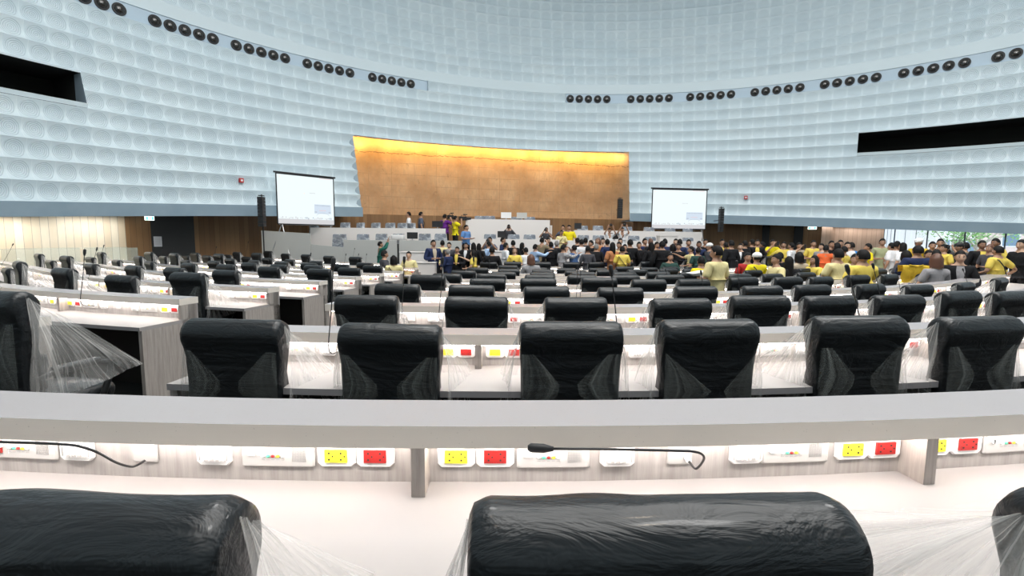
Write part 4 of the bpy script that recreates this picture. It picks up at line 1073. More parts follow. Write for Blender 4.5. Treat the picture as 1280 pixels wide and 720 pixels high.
# arm poses: elbow, wrist, hand direction for the right side (+x); mirrored for the left unless given
POSES = {
 'relaxed': dict(r=((.27, -.03, 1.10), (.28, .05, .86), (0, .25, -1)), l=((-.27, -.03, 1.10), (-.28, .05, .86), (0, .25, -1))),
 'hands_front': dict(r=((.26, .0, 1.10), (.10, .24, 1.12), (-.6, .7, .1)), l=((-.26, .0, 1.10), (-.10, .24, 1.12), (.6, .7, .1))),
 'photo': dict(r=((.30, .16, 1.24), (.10, .26, 1.50), (-.45, .1, .9)), l=((-.30, .16, 1.24), (-.10, .26, 1.50), (.45, .1, .9))),
 'raised': dict(r=((.26, .20, 1.46), (.12, .30, 1.70), (-.2, .1, 1)), l=((-.26, .20, 1.46), (-.12, .30, 1.70), (.2, .1, 1))),
 'hip': dict(r=((.42, -.08, 1.14), (.22, .02, .98), (-.7, .3, -.3)), l=((-.26, .0, 1.10), (-.16, .22, 1.05), (.3, .9, .0))),
 'reach': dict(r=((.28, .22, 1.30), (.22, .46, 1.42), (0, 1, .3)), l=((-.27, .02, 1.12), (-.18, .22, 1.05), (.3, .9, 0))),
 'seated': dict(r=((.26, .04, .0), (.12, .28, .02), (-.4, .9, 0)), l=((-.26, .04, .0), (-.12, .28, .02), (.4, .9, 0))),
}
def skeleton(pose):
    seat = pose == 'seated'; dz = -.42 if seat else 0.
    v = []; e = []; r = []
    def add(p, rad, par=None):
        v.append(Vector(p)); r.append(rad); i = len(v)-1
        if par is not None: e.append((par, i))
        return i
    pel = add((0, 0, .93+dz), (.150, .105)); wa = add((0, 0, 1.08+dz), (.125, .092), pel); ch = add((0, .005, 1.26+dz), (.155, .105), wa)
    nb = add((0, -.005, 1.40+dz), (.085, .07), ch); nk = add((0, .005, 1.475+dz), (.052, .054), nb); hd = add((0, .015, 1.54+dz), (.055, .06), nk)
    legs = {}
    for sg in (1, -1):
        hip = add((.09*sg, 0, .86+dz), .088, pel)
        if seat: kn = add((.12*sg, .42, .50), .058, hip); an = add((.12*sg, .44, .10), .038, kn)
        else: kn = add((.10*sg, .012, .48), .056, hip); an = add((.105*sg, -.01, .09), .037, kn)
        ft = add((an and .115*sg, (.44 if seat else -.01)+.13, .035), (.040, .028), an); legs[sg] = (hip, kn, an, ft)
    arms = {}
    pz = POSES[pose]
    for sg, key in ((1, 'r'), (-1, 'l')):
        sh = add((.165*sg, -.005, 1.375+dz), .062, nb); el, wr, hdv = pz[key]
        if seat: el = (el[0], el[1], 1.14+dz-.02); wr = (wr[0], wr[1], 1.14+dz-.06)
        elb = add(el, .041, sh); wri = add(wr, .026, elb)
        d = Vector(hdv).normalized(); palm = add(Vector(wr)+d*.06, (.036, .020), wri)
        side = d.cross(Vector((0, 0, 1)));
        if side.length < .3: side = d.cross(Vector((0, 1, 0)))
        side.normalize(); nrm_ = side.cross(d)
        for q, (of, ln) in enumerate(((-.030, .062), (-.010, .078), (.010, .074), (.029, .058))):
            a = add(Vector(wr)+d*.095+side*of, .0095, palm); b = add(Vector(wr)+d*(.095+ln*.55)+side*of*1.05-nrm_*.006*sg, .0085, a); add(Vector(wr)+d*(.095+ln*.95)+side*of*1.05-nrm_*.022*sg, .007, b)
        th = add(Vector(wr)+d*.045-side*.034*sg, .011, wri); add(Vector(wr)+d*.085-side*.052*sg, .009, th)
        arms[sg] = (sh, elb, wri)
    return v, e, r, dict(pel=pel, wa=wa, ch=ch, nb=nb, nk=nk, hd=hd, legs=legs, arms=arms), dz
def head_into(me_mb, dz, turn=0.):
    """face: skull with brow, nose, cheeks, chin, ears, eyes and mouth"""
    n, k = 20, 16; rings = []; c = Vector((0, .012, 1.585+dz)); ct, st_ = math.cos(turn), math.sin(turn)
    def T(p): x, y = p[0], p[1]; return (c.x+x*ct-y*st_, c.y+x*st_+y*ct, c.z+p[2])
    for i in range(k+1):
        th = PI*i/k; z = math.cos(th); q = max(math.sin(th), .002); ring = []
        for j in range(n):
            a = 2*PI*j/n; x, y = math.cos(a)*q, math.sin(a)*q
            X, Y, Z = x*.074, y*.094, z*.118
            if z < -.1: X *= 1-.34*min(1, (-z-.1)); Y = Y*(1-.25*(-z-.1)) + (.012 if y > 0 else .0)   # jaw
            f_ = max(0, y)
            if f_ > .6:
                if abs(x) < .26 and -.42 < z < .10: Y += .020*(1-abs(x)/.26)*(.3+.7*(.10-z)/.52)     # nose
                if .05 < z < .22: Y += .004
                if .12 < abs(x) < .45 and -.02 < z < .12: Y -= .006                                     # eye sockets
                if abs(x) < .3 and -.86 < z < -.72: Y += .006                                            # chin
            ring.append(T((X, Y, Z)))
        rings.append(ring)
    me_mb.grid(rings[::-1], SKIN[0], close=True)
    for sg in (-1, 1):
        me_mb.ball(T((.076*sg, -.004, -.004)), .028, SKIN[0], 8, 6, (.35, .7, 1.15))
        me_mb.ball(T((.030*sg, .0815, .006)), .0115, 'plate', 8, 6, (1.1, .5, .6)); me_mb.ball(T((.030*sg, .0865, .006)), .0068, 'eye', 8, 5, (1, .5, 1))
        me_mb.tube([T((.016*sg, .0925, .028)), T((.046*sg, .083, .029))], .0035, 'hair', 5)
    me_mb.tube([T((-.024, .087, -.060)), T((0, .095, -.060)), T((.024, .087, -.060))], [.003, .0055, .003], 'lips', 6)
def to_mb(mb, me, m_):
    base = len(mb.v); mb.v += [tuple(v.co) for v in me.vertices]; mi = mb.mi(m_)
    for p in me.polygons: mb.f.append(tuple(base+i for i in p.vertices)); mb.m.append(mi); mb.uv.append([(0, 0)]*len(p.vertices))
def shell(name, nodes, ext, sub=2, flare=0):
    v = [n_[0] for n_ in nodes]; e = [(n_[2], i) for i, n_ in enumerate(nodes) if n_[2] is not None]; r = [n_[1] for n_ in nodes]
    return skin_mesh(name, v, e, r, 0, sub)
FIG = {}
def figure(pose, turn=0.):
    key = (pose, turn)
    if key in FIG: return FIG[key]
    v, e, r, ix, dz = skeleton(pose)
    bm_ = skin_mesh('body', v, e, r, 0, 1); mb = MB(); to_mb(mb, bm_, SKIN[0]); head_into(mb, dz, turn); body = mb.mesh('body', smooth=True, merge=False)
    out = {'body': body, 'dz': dz}
    g = lambda rr, a: (rr[0]+a, rr[1]+a) if isinstance(rr, tuple) else rr+a
    for nm, grow, long_, hem in (('short', .016, False, .88), ('long', .018, True, .86), ('jacket', .030, True, .80)):
        nd = []
        def a(p, rad, par): nd.append((Vector(p), rad, par)); return len(nd)-1
        h = a((0, 0, 1.0+dz), (.146+grow, .106+grow), None)
        a((0, 0, (hem if dz == 0 else .93)+dz), (.145+grow*.6, .104+grow*.6), h)
        w = a((0, 0, 1.12+dz), (.130+grow, .095+grow), h); c = a(v[ix['ch']], g(r[ix['ch']], grow), w); n_ = a((0, -.005, 1.385+dz), (.098+grow*.6, .078+grow*.6), c)
        a((0, 0, 1.435+dz), (.062, .062), n_)
        for sg in (1, -1):
            sh, el, wr = ix['arms'][sg]; s1 = a(v[sh], .062+grow, n_)
            if long_: el1 = a(v[el], .043+grow, s1); a(v[el].lerp(v[wr], .92), .030+grow*.7, el1)
            else: a(v[sh].lerp(v[el], .80), .050+grow*1.2, s1)
        out[nm] = shell(nm, nd, 0)
    nd = []
    def a(p, rad, par): nd.append((Vector(p), rad, par)); return len(nd)-1
    p0 = a((0, 0, .94+dz), (.150, .112), None); a((0, 0, 1.02+dz), (.135, .10), p0)
    for sg in (1, -1):
        hp, kn, an, ft = ix['legs'][sg]; h1 = a(v[hp], .100, p0); k1 = a(v[kn], .074, h1); a(v[kn].lerp(v[an], .96), .056, k1)
    out['trousers'] = shell('trousers', nd, 0)
    mb = MB()
    for sg in (1, -1):
        an = v[ix['legs'][sg][2]]; mb.ball((an.x, an.y+.06, .045), .1, 'black', 10, 7, (.46, 1.35, .42))
    out['shoes'] = mb.mesh('shoes', smooth=True)
    # hair
    c = Vector((0, .012, 1.585+dz)); ct, st_ = math.cos(turn), math.sin(turn)
    def hairm(kind):
        mb = MB(); n, k = 22, 12; rows = []
        for i in range(k+1):
            u = i/k; row = []
            for j in range(n):
                a_ = 2*PI*j/n; fr = math.sin(a_)
                lim = 1.02+(-.10 if fr > .35 else 0)+(.62 if fr < .1 else .25*(1-fr) if fr < .6 else 0)
                if kind == 'short': lim += 0.05
                th = u*lim*1.12; z = math.cos(th); q = math.sin(th); rr = 1.13 if fr < .3 else 1.09
                X, Y, Z = math.cos(a_)*q*.074*rr, math.sin(a_)*q*.094*rr-.004, z*.118*1.11
                if kind == 'long' and fr < .45 and u > .62:
                    dd = (u-.62)/.38; Z = Z-.26*dd; X = math.cos(a_)*(.088+.01*dd); Y = min(Y, math.sin(a_)*(.104+.006*dd)+.0)
                if kind == 'bob' and fr < .5 and u > .62:
                    dd = (u-.62)/.38; Z = Z-.09*dd; X = math.cos(a_)*(.094+.012*dd); Y = math.sin(a_)*(.11+.01*dd)
                w = noise.noise(Vector((X*30, Y*30, Z*30)))*.005; X += w; Y += w
                row.append((c.x+X*ct-Y*st_, c.y+X*st_+Y*ct, c.z+Z))
            rows.append(row)
        mb.grid(rows, 'hair', close=True)
        if kind == 'bun': mb.ball((c.x-(-.115)*st_*-1*0-0, c.y-.11, c.z+.03), .038, 'hair', 10, 7)
        return mb.mesh('hair', smooth=True)
    for kd in ('short', 'long', 'bob', 'bun'): out['h_'+kd] = hairm(kd)
    mb = MB(); mb.ball((c.x, c.y-.005, c.z+.055), .1, 'white', 18, 10, (.98, 1.15, .80))
    mb.tube([(c.x-.05, c.y+.10, c.z+.035), (c.x, c.y+.145, c.z+.03), (c.x+.05, c.y+.10, c.z+.035)], .012, 'white', 8); out['helmet'] = mb.mesh('cap', smooth=True)
    # open shirt front seen between jacket lapels
    mb = MB(); pts = [(-.055, .128, 1.40), (0, .132, 1.10), (.055, .128, 1.40)]
    rows = [[(-.050, .085, 1.43+dz), (0, .105, 1.43+dz), (.050, .085, 1.43+dz)], [(-.062, .128, 1.34+dz), (0, .146, 1.34+dz), (.062, .128, 1.34+dz)], [(-.050, .140, 1.24+dz), (0, .150, 1.24+dz), (.050, .140, 1.24+dz)], [(-.020, .134, 1.06+dz), (0, .137, 1.06+dz), (.020, .134, 1.06+dz)]]
    mb.grid(rows, 'plate'); mb.grid([[(p[0]*.96, p[1]-.03, p[2]) for p in r_] for r_ in rows[::-1]], 'plate'); out['front'] = mb.mesh('shirt_front', smooth=True)
    mb = MB(); mb.tube([(-.13, -.115, 1.38+dz), (.0, -.140, 1.22+dz), (.14, -.10, 1.02+dz)], .011, 'black', 6); mb.tube([(-.13, -.115, 1.38+dz), (-.10, .06, 1.40+dz), (.03, .150, 1.24+dz), (.15, .09, 1.02+dz)], .011, 'black', 6); out['strap'] = mb.mesh('bag_strap', smooth=True)
    FIG[key] = out; return out
def setmat(o, m_):
    o.material_slots[0].link = 'OBJECT'; o.material_slots[0].material = m_
# held things
mb = MB(); rbox(mb, (0, 0, 0), (.13, .07, .09), 'black', .012, 2); mb.tube([(0, .03, 0), (0, .11, 0)], .036, 'blackplastic', 12); mb.box((0, 0, .055), (.05, .05, .03), 'black'); CAMM = mb.mesh('photo_camera', angle=.7)
mb = MB(); mb.box((0, 0, 0), (.075, .010, .15), 'black'); mb.box((0, -.006, 0), (.066, .002, .135), 'slate' if 'slate' in M else 'blackgloss'); PHONE = mb.mesh('mobile_phone')
def videocam(label, p, rz):
    t_ = thing('video_camera', label, 'camera', p, rz)
    mb = MB(); rbox(mb, (0, 0, 0), (.14, .36, .18), 'black', .02, 2); mb.obj('camera_body', t_)
    mb = MB(); mb.tube([(0, .17, .01), (0, .26, .01), (0, .36, .01), (0, .40, .01)], [.05, .055, .060, .068], 'blackplastic', 12); mb.obj('lens', t_, angle=.7)
    mb = MB(); mb.tube([(0, -.10, .09), (0, -.08, .15), (0, .12, .15), (0, .15, .09)], .014, 'black', 6); mb.obj('handle', t_)
    mb = MB(); mb.tube([(0, .02, .19), (0, .22, .19)], .022, 'blackplastic', 8); mb.obj('shotgun_microphone', t_)
    return t_
NPEOPLE = 0; HEADPT = {}
def person(px, py, Y, pose, face, top, style, desc, pants='black', hair='short', front=None, skin=1, strap=False, zf_=None, hcol=None, held=None, width=1., turn=0., fat=1.):
    """px, py: where the crown of the head is seen; Y: distance; face: heading in degrees (0 looks away from the camera, 180 towards it, 90 to the left)"""
    global NPEOPLE
    p = at(px, py, Y)
    if zf_ is None: zf_ = floor_z(p.x, p.y)
    F = figure(pose, turn); H0 = 1.715+F['dz']
    sc = (p.z-zf_)/H0; lift = 0.
    lo, hi = (.90, 1.09)
    if sc > hi: sc = hi
    if sc < lo: sc = lo
    zb = p.z-H0*sc                       # keeps the head at the seen height
    if pose != 'seated' and abs(zb-zf_) > .0: zb = zb if abs(zb-zf_) < .14 else (zf_ if True else zb)
    if pose == 'seated': zb = zf_ if abs(zb-zf_) < .02 else max(zf_-.0, min(zb, zf_+.12))
    if pose != 'seated': sc = max(.84, min(1.12, (p.z-zf_)/H0)); zb = zf_
    t_ = thing('person', desc, 'person', (p.x, p.y, zb), math.radians(face)); NPEOPLE += 1
    t_.scale = (sc*fat, sc*fat, sc)
    b = put('body', F['body'], t_); setmat(b, SKIN[skin])
    nm = {'s': 'short', 'l': 'long', 'j': 'jacket'}[style]
    c = put({'s': 'short_sleeved_shirt', 'l': 'long_sleeved_shirt', 'j': 'jacket'}[style], F[nm], t_)
    if not F[nm].materials: F[nm].materials.append(M['plate'])
    c.material_slots[0].link = 'OBJECT'; c.material_slots[0].material = M['cl_'+top]
    q = put('trousers', F['trousers'], t_)
    if not F['trousers'].materials: F['trousers'].materials.append(M['plate'])
    q.material_slots[0].link = 'OBJECT'; q.material_slots[0].material = M['cl_'+pants]
    put('shoes', F['shoes'], t_)
    if hair == 'helmet':
        h = put('hair', F['h_short'], t_); put('cap', F['helmet'], t_)
    elif hair == 'darkcap':
        h = put('hair', F['h_short'], t_); k_ = put('cap', F['helmet'], t_); setmat(k_, M['black'])
    else: h = put('hair', F['h_'+hair], t_)
    if hcol: setmat(h, M[hcol])
    if front:
        f_ = put('shirt_front', F['front'], c); setmat(f_, M['cl_'+front])
    if strap: put('bag_strap', F['strap'], t_)
    if held:
        kd, lab = held; hz = {'photo': (0, .37, 1.58), 'raised': (0, .36, 1.84), 'hands_front': (0, .36, 1.18), 'reach': (.22, .60, 1.47), 'seated': (0, .42, .68), 'hip': (-.12, .34, 1.08), 'relaxed': (.28, .1, .75)}[pose]
        R_ = Matrix.Rotation(math.radians(face), 3, 'Z'); w = R_ @ Vector((hz[0]*sc, hz[1]*sc, hz[2]*sc))+Vector((p.x, p.y, zb))
        if kd == 'video': videocam(lab, (w.x, w.y, w.z+.02), math.radians(face))
        else:
            o = put('photo_camera' if kd == 'cam' else 'mobile_phone', CAMM if kd == 'cam' else PHONE, None, w, math.radians(face)); tag(o, lab, 'camera' if kd == 'cam' else 'phone')
    return t_
pp = person
# --- on the podium
pp(511, 264.5, 23.4, 'hands_front', 100, 'white', 's', 'person in a white shirt on the upper left podium, half turned left', zf_=T2)
pp(526, 264, 23.6, 'relaxed', -70, 'slate', 's', 'person in grey shirt with blue backpack on the upper left podium, facing right', zf_=T2, pants='denim', strap=True)
pp(556, 267.5, 22.9, 'photo', -35, 'purple', 's', 'person in a purple shirt carrying a shoulder video camera on the podium', zf_=T2-.05, held=('video', 'black shoulder video camera above the purple-shirted person'), fat=1.12)
pp(569, 269.5, 22.6, 'photo', -60, 'bright', 's', 'person in yellow shirt with dark backpack filming at the podium steps', zf_=T2-.12, strap=True, held=('video', 'black video camera held by the yellow-shirted person on the podium'))
pp(582.5, 281, 21.6, 'hands_front', -120, 'blue', 's', 'stout person in a blue polo shirt standing at the podium steps', zf_=T1, fat=1.2)
pp(636, 280.5, 22.2, 'photo', 180, 'darkgrey', 'l', 'person in black taking a photo in front of the tall presiding desk', zf_=T1, held=('cam', 'camera held up before the tall presiding desk'))
pp(683, 284, 22.2, 'photo', 170, 'darkgrey', 's', 'person in dark shirt photographing beside the presiding desk, right side', zf_=T1, held=('cam', 'camera held by the dark-shirted person right of the presiding desk'))
pp(704, 281, 22.4, 'hip', 150, 'slate', 's', 'person in dark shirt leaning behind the cream-shirted person on the podium', zf_=T1)
pp(702, 287.5, 21.5, 'hands_front', 170, 'cream', 's', 'person in a cream shirt with camera strap next to the bright yellow shirt', zf_=T1-.15, strap=True, skin=2)
pp(711.5, 281, 21.8, 'relaxed', 165, 'bright', 's', 'person in a bright yellow shirt standing tall on the podium edge', zf_=T1-.05, fat=1.1)
pp(762, 285, 22.2, 'raised', 178, 'white', 's', 'person in white shirt holding a camera overhead, left of the pair on the right podium', zf_=T1, held=('cam', 'camera held overhead by the left white-shirted person'))
pp(778, 284, 22.3, 'raised', 182, 'white', 's', 'person in white shirt and dark strap holding a camera overhead, right of the pair', zf_=T1, strap=True, held=('cam', 'camera held overhead by the right white-shirted person'))
# --- left group in front of the podium
pp(475, 301.5, 18.6, 'raised', -70, 'green', 'l', 'person in a green jacket raising both hands with a phone, leftmost of the crowd', held=('phone', 'phone raised by the person in green'))
pp(480, 312.5, 14.9, 'seated', -60, 'darkgrey', 'j', 'seated person in dark jacket with glasses, leftmost seated of the crowd')
pp(492, 319, 13.9, 'seated', 15, 'cream', 's', 'seated person with black bobbed hair in a yellow shirt, seen from behind at left', hair='bob', strap=True)
pp(511, 314, 14.6, 'hands_front', 178, 'cream', 's', 'smiling person in a pale yellow shirt holding both hands together, facing the camera', hair='bun', skin=0, zf_=-.62)
pp(541.5, 299.5, 16.2, 'hands_front', -150, 'navy', 'j', 'tall person in a dark suit with pale shirt standing left of the central group', front='beige', fat=1.06)
pp(553, 300, 18.4, 'relaxed', 10, 'cream', 's', 'person in a pale yellow shirt with back to the camera beside the tall suited one')
pp(561.5, 302.5, 17.6, 'relaxed', 175, 'darkgrey', 'j', 'person in a charcoal suit facing the camera in the left group', front='white', skin=0)
pp(559.5, 311, 15.3, 'hands_front', 60, 'navy', 'j', 'person in a navy jacket seen from behind in the left group', hcol='hairgrey')
pp(571.5, 308, 16.0, 'hands_front', 170, 'black', 'j', 'person in black suit and yellow shirt facing the camera in the left group', front='yellow')
pp(582.5, 303, 17.6, 'hip', 175, 'black', 'j', 'person in black suit and white shirt behind the left group', front='white')
pp(592, 312, 14.8, 'reach', 80, 'yellow', 's', 'person in a light yellow shirt with bushy hair reaching to the left', hair='bob', skin=0)
pp(592, 303, 17.5, 'relaxed', 20, 'black', 'l', 'person with long black hair in black, left of two beside the podium steps', hair='long')
pp(598.5, 304, 17.8, 'relaxed', -10, 'black', 'l', 'person with long black hair in black, right of two beside the podium steps', hair='long')
pp(612.5, 295, 20.1, 'photo', 170, 'slate', 's', 'photographer in a dark blue shirt before the centre lower podium desk', held=('cam', 'camera held before the centre lower podium desk'))
pp(628.5, 294, 20.3, 'relaxed', -100, 'navy', 's', 'person in a navy shirt facing right before the centre lower podium desk')
pp(611, 301.5, 18.4, 'hands_front', 60, 'sky', 's', 'person in a pale blue shirt turned left behind the seated black jacket')
pp(615, 308, 15.2, 'seated', 5, 'black', 'j', 'person in black jacket seen from behind, left of the white floor desk', hair='short', zf_=-.30)
pp(632, 303, 17.2, 'hands_front', -70, 'white', 'l', 'person in a white shirt in profile facing right near the white floor desk')
pp(641.5, 300, 18.2, 'relaxed', 10, 'black', 'l', 'tall dark-clothed person behind the phone-holding one in yellow')
pp(643.5, 309, 15.6, 'hands_front', 175, 'yellow', 's', 'person with long brown hair in yellow holding up a phone', hair='long', hcol='hairbrown', skin=0, held=('phone', 'phone held by the person with brown hair'))
pp(652.5, 303, 18.6, 'relaxed', -60, 'black', 'l', 'person with long black hair and black dress near the podium centre', hair='long')
pp(657.5, 309, 15.8, 'hands_front', 30, 'white', 's', 'person with round black hair and white shirt right of the phone holder')
pp(664, 317.5, 13.0, 'seated', 5, 'grey', 's', 'seated person with brown bobbed hair and grey blouse near the centre', hair='bob', hcol='hairbrown')
pp(669, 305, 16.8, 'reach', -50, 'sky', 'l', 'person in a light blue shirt reaching up to the right')
pp(677.5, 295, 19.6, 'photo', -30, 'khaki', 's', 'person holding a camera high behind the light blue shirt', held=('cam', 'camera held high behind the light blue shirt'))
pp(685, 294, 20.0, 'relaxed', -150, 'brightblue', 's', 'person in a bright blue shirt at the podium front')
pp(689, 302, 17.4, 'relaxed', 5, 'black', 'j', 'person in black suit from behind, below the bright blue shirt')
pp(696, 300.5, 18.2, 'relaxed', -12, 'black', 'j', 'grey-haired person in black suit from behind, near the yellow-shirted podium person', hcol='hairgrey')
pp(704, 305.5, 15.6, 'reach', -60, 'plaid', 'l', 'person in a grey checked shirt bending to the right')
pp(718, 306, 15.9, 'photo', 40, 'denim', 's', 'photographer in a denim shirt in the middle of the crowd', held=('cam', 'camera of the photographer in denim'))
pp(727, 299, 18.6, 'hands_front', 20, 'white', 's', 'person in a white shirt in the middle of the crowd')
pp(735, 307, 15.3, 'hands_front', 5, 'darkgrey', 's', 'person in black shirt and blue jeans from behind, mid crowd', pants='denim')
pp(722, 297, 19.3, 'relaxed', 30, 'black', 'l', 'dark-clothed person far back, left of the white shirt in mid crowd')
pp(732, 296.5, 19.5, 'relaxed', -30, 'darkgrey', 'l', 'dark-clothed person far back, right of the white shirt in mid crowd')
pp(739, 300, 18.2, 'hands_front', 120, 'black', 'j', 'dark-suited person turned left in mid crowd')
pp(745.5, 304.5, 16.4, 'relaxed', 0, 'black', 'j', 'grey-haired person in black with back turned, mid crowd', hcol='hairgrey')
pp(748, 297, 18.8, 'relaxed', 140, 'rust', 's', 'red-brown haired person behind the grey-haired one', hair='bob', hcol='hairbrown')
pp(754, 293, 19.6, 'relaxed', 165, 'darkgrey', 'j', 'tall suited person facing the camera beside the podium', front='white', skin=0)
pp(759.5, 298.5, 18.0, 'relaxed', 20, 'navy', 'j', 'person in a navy suit seen from behind right of the tall suited one')
pp(766, 302.5, 15.2, 'hands_front', 25, 'rust', 's', 'person with long black hair in a rust brown dress', hair='long', pants='rust')
pp(774, 302, 16.8, 'relaxed', 150, 'cream', 's', 'person in a cream shirt between the rust dress and the strap wearer')
pp(778, 307.5, 14.9, 'hands_front', 0, 'yellow', 's', 'person in a yellow shirt with black strap, back to the camera, centre crowd', strap=True)
pp(775.5, 296, 18.8, 'relaxed', 175, 'white', 's', 'fair-skinned person facing the camera behind the centre crowd', skin=0)
pp(788, 299, 16.6, 'relaxed', 10, 'black', 'l', 'broad person in black with backpack from behind', fat=1.12)
pp(781, 305, 16.3, 'relaxed', 180, 'black', 's', 'person looking at the camera between yellow shirt and black backpack')
pp(799, 302, 16.8, 'relaxed', 170, 'black', 'j', 'person in black suit facing the camera right of the black backpack')
pp(806, 297.5, 18.6, 'hands_front', 200, 'navy', 's', 'person in dark polo with crossed hands further back, right of centre')
pp(813.5, 298, 18.2, 'relaxed', 20, 'black', 'l', 'brown-haired person in black, right of centre', hcol='hairbrown')
pp(814.5, 302.5, 16.2, 'relaxed', 10, 'black', 'l', 'person with long black hair in black before the lectern table', hair='long')
pp(821, 302, 17.2, 'relaxed', -160, 'khaki', 's', 'person in khaki shirt turned right in the right crowd')
pp(828, 301, 15.4, 'relaxed', 0, 'black', 'j', 'broad person in black suit from behind, right crowd', fat=1.1)
pp(831.5, 298, 18.0, 'relaxed', 10, 'navy', 'j', 'person in navy suit behind the broad black suit')
pp(841.5, 304.5, 16.6, 'relaxed', 0, 'white', 'l', 'person with black bob in a white blouse, back to the camera', hair='bob')
pp(845, 297, 18.6, 'relaxed', 160, 'grey', 's', 'grey-clothed person facing the camera behind the white blouse', skin=0)
pp(850, 298.5, 18.0, 'relaxed', -20, 'navy', 'l', 'navy-clothed person right of the grey-clothed one')
pp(848.5, 304, 16.4, 'relaxed', 150, 'black', 'l', 'person in black beside the white blouse')
pp(838, 316, 14.6, 'seated', 175, 'darkgreen', 's', 'seated person whose face shows low in the crowd')
pp(861, 299, 18.0, 'relaxed', 165, 'slate', 'j', 'person in slate blue suit near the right end of the podium')
pp(864.5, 307.5, 15.8, 'reach', 80, 'cream', 's', 'person in a pale yellow shirt facing left, right crowd')
pp(874, 301, 17.0, 'relaxed', 160, 'navy', 's', 'brown-skinned person in navy below the podium end', skin=2)
pp(873, 309, 14.9, 'relaxed', 5, 'darkgreen', 's', 'person in a dark green shirt from behind left of the white cap')
pp(882, 297, 18.8, 'relaxed', 170, 'black', 's', 'person in black by the right end of the podium')
pp(887.5, 303.5, 16.6, 'relaxed', 100, 'darkgrey', 's', 'person wearing a white cap behind the big yellow-shirted one', hair='helmet')
pp(877, 320, 11.9, 'seated', 5, 'bright', 's', 'seated person in strong yellow shirt just left of the big standing one')
# the large standing figure
pp(897, 306.5, 7.7, 'hands_front', 26, 'cream', 's', 'large person in a pale yellow shirt standing among the desks reading papers', fat=1.02, pants='darkgrey', turn=.35)
pp(903, 297.5, 18.6, 'relaxed', 170, 'yellow', 's', 'person in yellow far back behind the big figure, left')
pp(908, 302.5, 17.0, 'relaxed', 20, 'yellow', 's', 'person in yellow far back behind the big figure, right')
pp(914.5, 300, 15.9, 'relaxed', 15, 'black', 'j', 'person in black suit right of the big yellow-shirted figure')
pp(926, 304, 16.3, 'relaxed', 150, 'black', 'j', 'person with tied hair and white collar in black', hair='bun', front='white', skin=0)
pp(931.5, 300.5, 18.0, 'relaxed', 30, 'black', 'j', 'dark-suited person with hair short, behind the white collar one')
pp(941, 297, 19.0, 'relaxed', 30, 'black', 'j', 'dark-suited person left of the open yellow shirt')
pp(947, 299, 18.6, 'hands_front', 160, 'black', 'j', 'person in dark suit with yellow shirt before the dark column', front='yellow')
pp(953.5, 302, 18.8, 'hip', 60, 'grey', 's', 'person in a grey shirt leaning by the dark column')
pp(935, 314, 12.6, 'seated', 170, 'red', 's', 'seated person facing the camera in dark red left of the white helmet')
pp(947, 314, 11.9, 'seated', 8, 'bright', 's', 'seated person in yellow shirt with white hard hat', hair='helmet', strap=True)
pp(966, 298, 19.6, 'photo', 180, 'bright', 's', 'person in yellow holding a phone up before the brown niche', held=('phone', 'phone held up before the brown niche'))
pp(980, 302, 18.6, 'hip', 150, 'yellow', 's', 'person in yellow with raised arm before the brown niche')
pp(990, 303, 17.6, 'relaxed', 40, 'white', 's', 'person in a white shirt seen from behind near the brown niche')
pp(999, 303, 18.3, 'photo', 180, 'beige', 's', 'person in beige photographing near the second dark column', held=('phone', 'phone held near the second dark column'))
pp(1017, 300, 17.8, 'hands_front', 170, 'yellow', 's', 'person in a yellow shirt below the right exit sign')
pp(971.5, 317, 10.9, 'seated', 95, 'cream', 's', 'seated person with glasses in pale yellow looking left', turn=.0)
pp(976, 309, 14.2, 'seated', 10, 'black', 's', 'dark-haired seated person behind the one with glasses')
pp(987, 320, 11.2, 'seated', 5, 'black', 'l', 'seated person with long black hair and black blouse', hair='long')
pp(1000, 313.5, 12.6, 'seated', 10, 'beige', 's', 'seated person in beige with bushy black hair', hair='bob')
pp(1019, 319, 12.3, 'seated', 100, 'yellow', 's', 'seated person with long dark hair in yellow, facing left', hair='long')
pp(1027.5, 304, 16.6, 'relaxed', 120, 'grey', 's', 'person in grey shirt facing left behind the orange shirt', skin=0)
pp(1033, 306, 15.2, 'reach', -40, 'orange', 's', 'person in a bright orange shirt')
pp(1039.5, 300.5, 16.6, 'relaxed', 175, 'black', 's', 'person in black facing the camera right of the orange shirt')
pp(1047, 303, 16.4, 'relaxed', 30, 'black', 's', 'black-haired person right of the one in black', hair='bob')
pp(1051, 298.5, 17.0, 'relaxed', 150, 'darkgrey', 's', 'tall person in dark grey before the rose plank wall')
pp(1056, 307.5, 14.2, 'hip', 30, 'yellow', 's', 'person in deep yellow behind the first near yellow back')
pp(1059.5, 302, 15.6, 'hands_front', 165, 'white', 's', 'fair person in a white shirt facing the camera, right group', skin=0)
pp(1065, 302.5, 16.0, 'relaxed', 20, 'brightblue', 's', 'person in a royal blue shirt right group')
pp(1049, 310.5, 9.9, 'seated', 5, 'cream', 's', 'seated person in pale yellow shirt, back to the camera, left of two near ones', zf_=-.12, fat=1.05)
pp(1080, 311.5, 9.0, 'seated', 8, 'yellow', 's', 'seated person in yellow shirt, back to the camera, right of two near ones', zf_=-.10, fat=1.15)
pp(1069, 317, 11.6, 'seated', 150, 'cream', 's', 'seated person mostly hidden between the two near yellow backs')
pp(1086, 304, 15.0, 'relaxed', 70, 'bright', 's', 'person in a bright yellow shirt turned left before the rose plank wall')
pp(1103.5, 297.5, 15.8, 'hands_front', 150, 'olive', 's', 'person in an olive uniform shirt at the edge of the glass wall', pants='grey')
pp(1115.5, 303, 14.6, 'relaxed', 30, 'white', 's', 'person in white blouse, left of three before the glass wall')
pp(1121.5, 301, 14.4, 'relaxed', -70, 'white', 's', 'person in white blouse, middle of three before the glass wall')
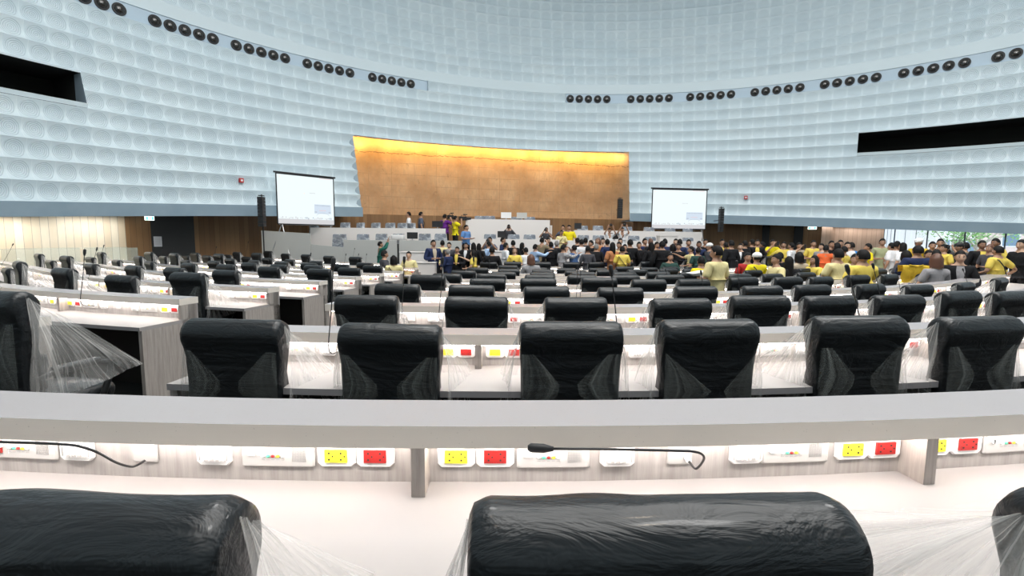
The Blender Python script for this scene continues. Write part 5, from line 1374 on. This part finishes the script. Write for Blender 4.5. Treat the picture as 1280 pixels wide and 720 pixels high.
pp(1129.5, 303, 14.2, 'relaxed', 20, 'white', 's', 'person in white blouse with ponytail, right of three before the glass wall', hair='long')
pp(1149, 297.5, 14.0, 'relaxed', 120, 'gold', 's', 'person in mustard with a white cap before the window', hair='helmet', skin=2)
pp(1166, 301.5, 13.8, 'relaxed', 150, 'yellow', 's', 'person in yellow with dark lanyard before the window')
pp(1176, 298, 13.9, 'relaxed', 140, 'black', 'l', 'tall person in black before the window tree')
pp(1180.5, 305, 13.2, 'hip', 100, 'yellow', 's', 'person in yellow facing left before the window tree')
pp(1161.5, 308.5, 12.4, 'seated', 165, 'darkgrey', 'j', 'seated person with yellow lanyard facing the camera', front='yellow')
pp(1171.5, 308, 12.0, 'seated', 10, 'yellow', 's', 'seated person with long black hair in yellow', hair='long')
pp(1148.5, 306.5, 10.6, 'seated', -10, 'navy', 'j', 'seated broad person in navy jacket, back to the camera', zf_=.10, fat=1.2)
pp(1134, 311, 11.4, 'seated', 5, 'darkgrey', 's', 'seated person with round black hair left of the navy jacket', hair='bob')
pp(1172, 316.5, 9.4, 'seated', 0, 'grey', 's', 'seated person with brown bobbed hair and grey blouse at right', hair='bob', hcol='hairbrown')
pp(1201, 312.5, 9.4, 'seated', 150, 'black', 'j', 'smiling seated person in black suit turned towards the camera', skin=0, front='grey')
pp(1200, 303, 13.2, 'photo', 95, 'darkgrey', 's', 'person in dark cap aiming a camera left', hair='darkcap', held=('cam', 'camera aimed left by the person in dark cap'))
pp(1207.5, 302.5, 13.4, 'relaxed', 30, 'khaki', 's', 'person in khaki behind the dark cap')
pp(1228, 300, 12.4, 'relaxed', 160, 'black', 'j', 'person in an open black suit over a yellow shirt at right', front='yellow', skin=2)
pp(1238.5, 305, 12.0, 'hands_front', 100, 'darkgrey', 's', 'person in dark patterned clothes facing left at right', hcol='hairbrown')
pp(1245.5, 297.5, 12.6, 'relaxed', 100, 'yellow', 's', 'tall person in yellow facing left by the right windows', skin=2)
pp(1249, 307, 10.6, 'hip', 10, 'yellow', 's', 'person in pale yellow with black strap and hand on hip, back to the camera', strap=True, fat=1.08)
pp(1278, 299, 10.8, 'relaxed', 100, 'black', 'l', 'person in dark clothes at the right picture edge', skin=0)
# papers in the big figure's hands, yellow jacket hung over a chair
p = at(872, 343, 7.95); t_ = thing('paper_sheets', 'white paper sheets held by the large person in pale yellow', 'papers', p, .3)
mb = MB()
for i in range(4):
    a = -.18+.12*i; mb.face([(-.15, -.10, a*.1), (.15, -.10, .02*i), (.15, .11, .03+a*.2), (-.15, .11, .02)], 'plate')
mb.obj('sheet', t_)
p = at(1140, 331.5, 10.0); mb = MB()
rows = []
for i in range(9):
    z = -i*.045; w = .27+.03*math.sin(i*.5); rows.append([(-w+2*w*j/12, -.10-.02*math.sin(i*.7)+noise.noise(Vector((j*.5, i*.3, 2)))*.03, z) for j in range(13)])
rows = [[(x*.98, y+.14, z) for x, y, z in rows[3]]] + [[(x*.98, y+.14, .0) for x, y, z in rows[0]]] + rows
mb.grid(rows, 'cl_gold'); mb.tube([(-.14, -.11, .01), (0, -.12, -.02), (.14, -.11, .01)], .012, 'cl_gold', 6); tag(mb.obj('folded_jacket', loc=p, smooth=True), 'mustard yellow jacket draped over a chair back below the navy jacket', 'jacket')
